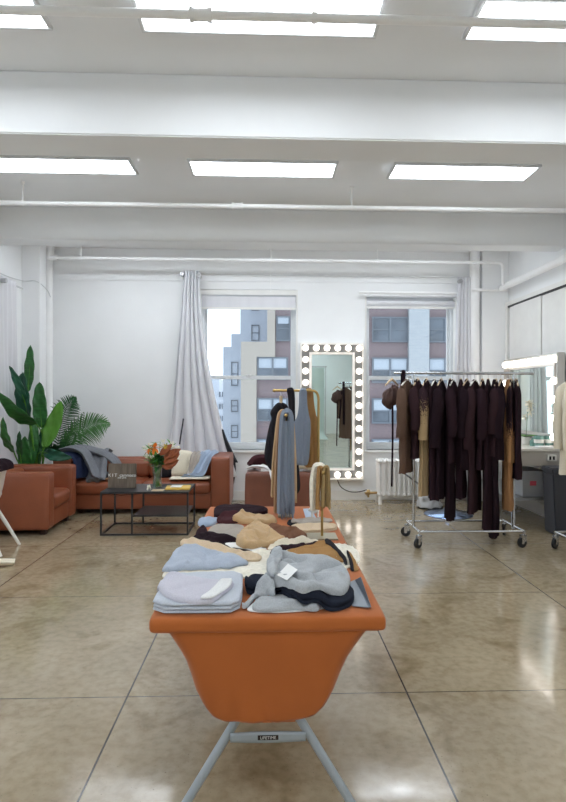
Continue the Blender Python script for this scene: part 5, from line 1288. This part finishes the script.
# clear storage box, bins, cups, orchid
sh = zy(499.5, DY0)
xb0, xb1 = X_(521, 6.15), X_(545, 6.15)
t = thing('storage_box', 'translucent plastic storage box on the shelf under the vanity desk', 'storage box', ((xb0 + xb1) / 2, 6.3, sh))
mpl = mat('frosted_plastic', (206, 210, 216), .35, trans=.45)
mm = MB(); zt2 = sh + .27
mm.box(xb0, xb1, 6.1, 6.106, sh + .002, zt2).box(xb0, xb1, 6.494, 6.5, sh + .002, zt2).box(xb0, xb0 + .006, 6.106, 6.494, sh + .002, zt2).box(xb1 - .006, xb1, 6.106, 6.494, sh + .002, zt2).box(xb0, xb1, 6.1, 6.5, sh + .002, sh + .008)
build('tub', mm, mpl, t, smooth=False)
build('lid', MB().box(xb0 - .01, xb1 + .01, 6.09, 6.51, zt2, zt2 + .02), mpl, t, smooth=False, bevel=.004)
tag(build('clothing_bundle', MB().soft(xb0 + .02, xb1 - .02, 6.13, 6.46, sh + .01, sh + .2, .06, .01, 10, wr=.03), K['taupe']), 'grey cloth bundle inside the translucent storage box', 'cloth')
tag(build('pink_label', MB().box(xb0 + .08, xb0 + .15, 6.094, 6.099, sh + .13, sh + .18), mat('pink_paper', (206, 90, 110), .6), smooth=False), 'pink paper label stuck on the storage box', 'label')
bx0_, bx1_ = X_(544, 5.93), X_(570, 5.93); bt = zy(468, 5.8)
t = thing('pedal_bin', 'charcoal plastic pedal bin in front of the vanity desk', 'bin', ((bx0_ + bx1_) / 2, 5.85, 0))
pr = [(bx0_ + .03, 0), (bx1_ - .03, 0), (bx1_, bt - .06), (bx0_, bt - .06)]
build('body', MB().prism(pr, 5.73, 5.97, 'y'), M['bin'], t, smooth=False, bevel=.012)
build('lid', MB().box(bx0_ - .008, bx1_ + .008, 5.72, 5.98, bt - .06, bt), M['bin'], t, smooth=False, bevel=.012)
build('pedal', MB().box(bx0_ + .05, bx1_ - .08, 5.67, 5.74, .03, .05), M['blk'], t, smooth=False, bevel=.004)
teal = mat('teal_glass', (110, 150, 142), .25, spec=.8, var=.15, vscale=30)
for (px, lb) in ((539, 'left one of two teal cups on the vanity desk'), (549.5, 'right one of two teal cups on the vanity desk')):
    cxp = at(px, 440, 6.25)
    k = thing('teal_cup', lb, 'cup', (cxp.x, 6.25, dt), 'teal cups on the vanity')
    build('cup_body', MB().lathe([(.042, 0), (.049, .004), (.056, .125), (.052, .125), (.046, .01)], (cxp.x, 6.25, dt + .001), 20), teal, k)
    build('cup_band', MB().lathe([(.051, .045), (.0535, .047), (.056, .085), (.053, .087)], (cxp.x, 6.25, dt + .001), 20), M['whiteplastic'], k)
cxp = at(533, 443, 6.35)
tag(build('teal_bottle', MB().lathe([(.03, 0), (.036, .005), (.036, .06), (.015, .08), (.013, .1), (.001, .1)], (cxp.x, 6.35, dt + .001), 18), teal), 'small teal bottle left of the cups on the vanity desk', 'bottle')
cxp = at(545, 446.5, 6.12)
tag(build('hand_towel', MB().soft(cxp.x - .10, cxp.x + .10, 6.07, 6.17, dt + .001, dt + .022, .01, 0, 10, wr=.004), K['white']), 'flat white cloth in front of the teal cups', 'towel')
oc = at(526, 440, 6.5); oc = Vector((oc.x, 6.5, dt))
t = thing('potted_orchid', 'white orchid in a pot on the vanity desk beside the rack', 'potted plant', tuple(oc))
build('pot', MB().lathe([(.045, .001), (.055, .01), (.062, .1), (.056, .1), (.05, .08)], tuple(oc), 20), M['whiteplastic'], t)
lf = MB()
for a in (.2, 1.6, 2.9, 4.2, 5.3): petal(lf, oc + Vector((0, 0, .09)), (math.cos(a), math.sin(a), .5), .15, .055, curl=.35)
build('leaves', lf, M['leafC'], t, solid=.003)
sp_ = bez(oc + Vector((0, 0, .08)), oc + Vector((.02, 0, .45)), oc + Vector((.0, -.06, .52)), 10)
build('flower_stem', MB().tube(sp_, .003, 6), M['leafA'], t)
for k in range(7):
    p = sp_[4 + k // 1 if 4 + k < 11 else 10] + Vector((rnd.uniform(-.03, .03), rnd.uniform(-.03, .03), rnd.uniform(-.03, .02))); f_ = MB()
    for j in range(5):
        a = j * 2 * PI / 5; petal(f_, p, (math.cos(a), -.3, math.sin(a)), .05, .048)
    build('blossom', f_, wh, t, solid=.001)

# ================================================================== BEHIND THE CAMERA (seen in the mirror)
t = thing('photo_backdrop', 'pale seamless paper backdrop seen only in the tall mirror', 'backdrop', (.9, -3.4, 0))
M['sweep'] = mat('backdrop_paper', (214, 226, 222), .8)
build('paper_sweep', MB().grid(lambda u, v: (.3 + 1.7 * u, (-4.6 + 1.6 * max(0, (v - .7) / .3)) + .0, 2.5 - 2.35 * min(1, v / .7) ** 1 + (-.14 * max(0, (v - .7) / .3) ** .5)), 4, 30), M['sweep'], t, solid=.006)
build('stand_pole', MB().tube([(.25, -4.65, 0), (.25, -4.65, 2.55)], .015, 8).tube([(2.05, -4.65, 0), (2.05, -4.65, 2.55)], .015, 8).tube([(.2, -4.65, 2.53), (2.1, -4.65, 2.53)], .02, 8), M['silver'], t)
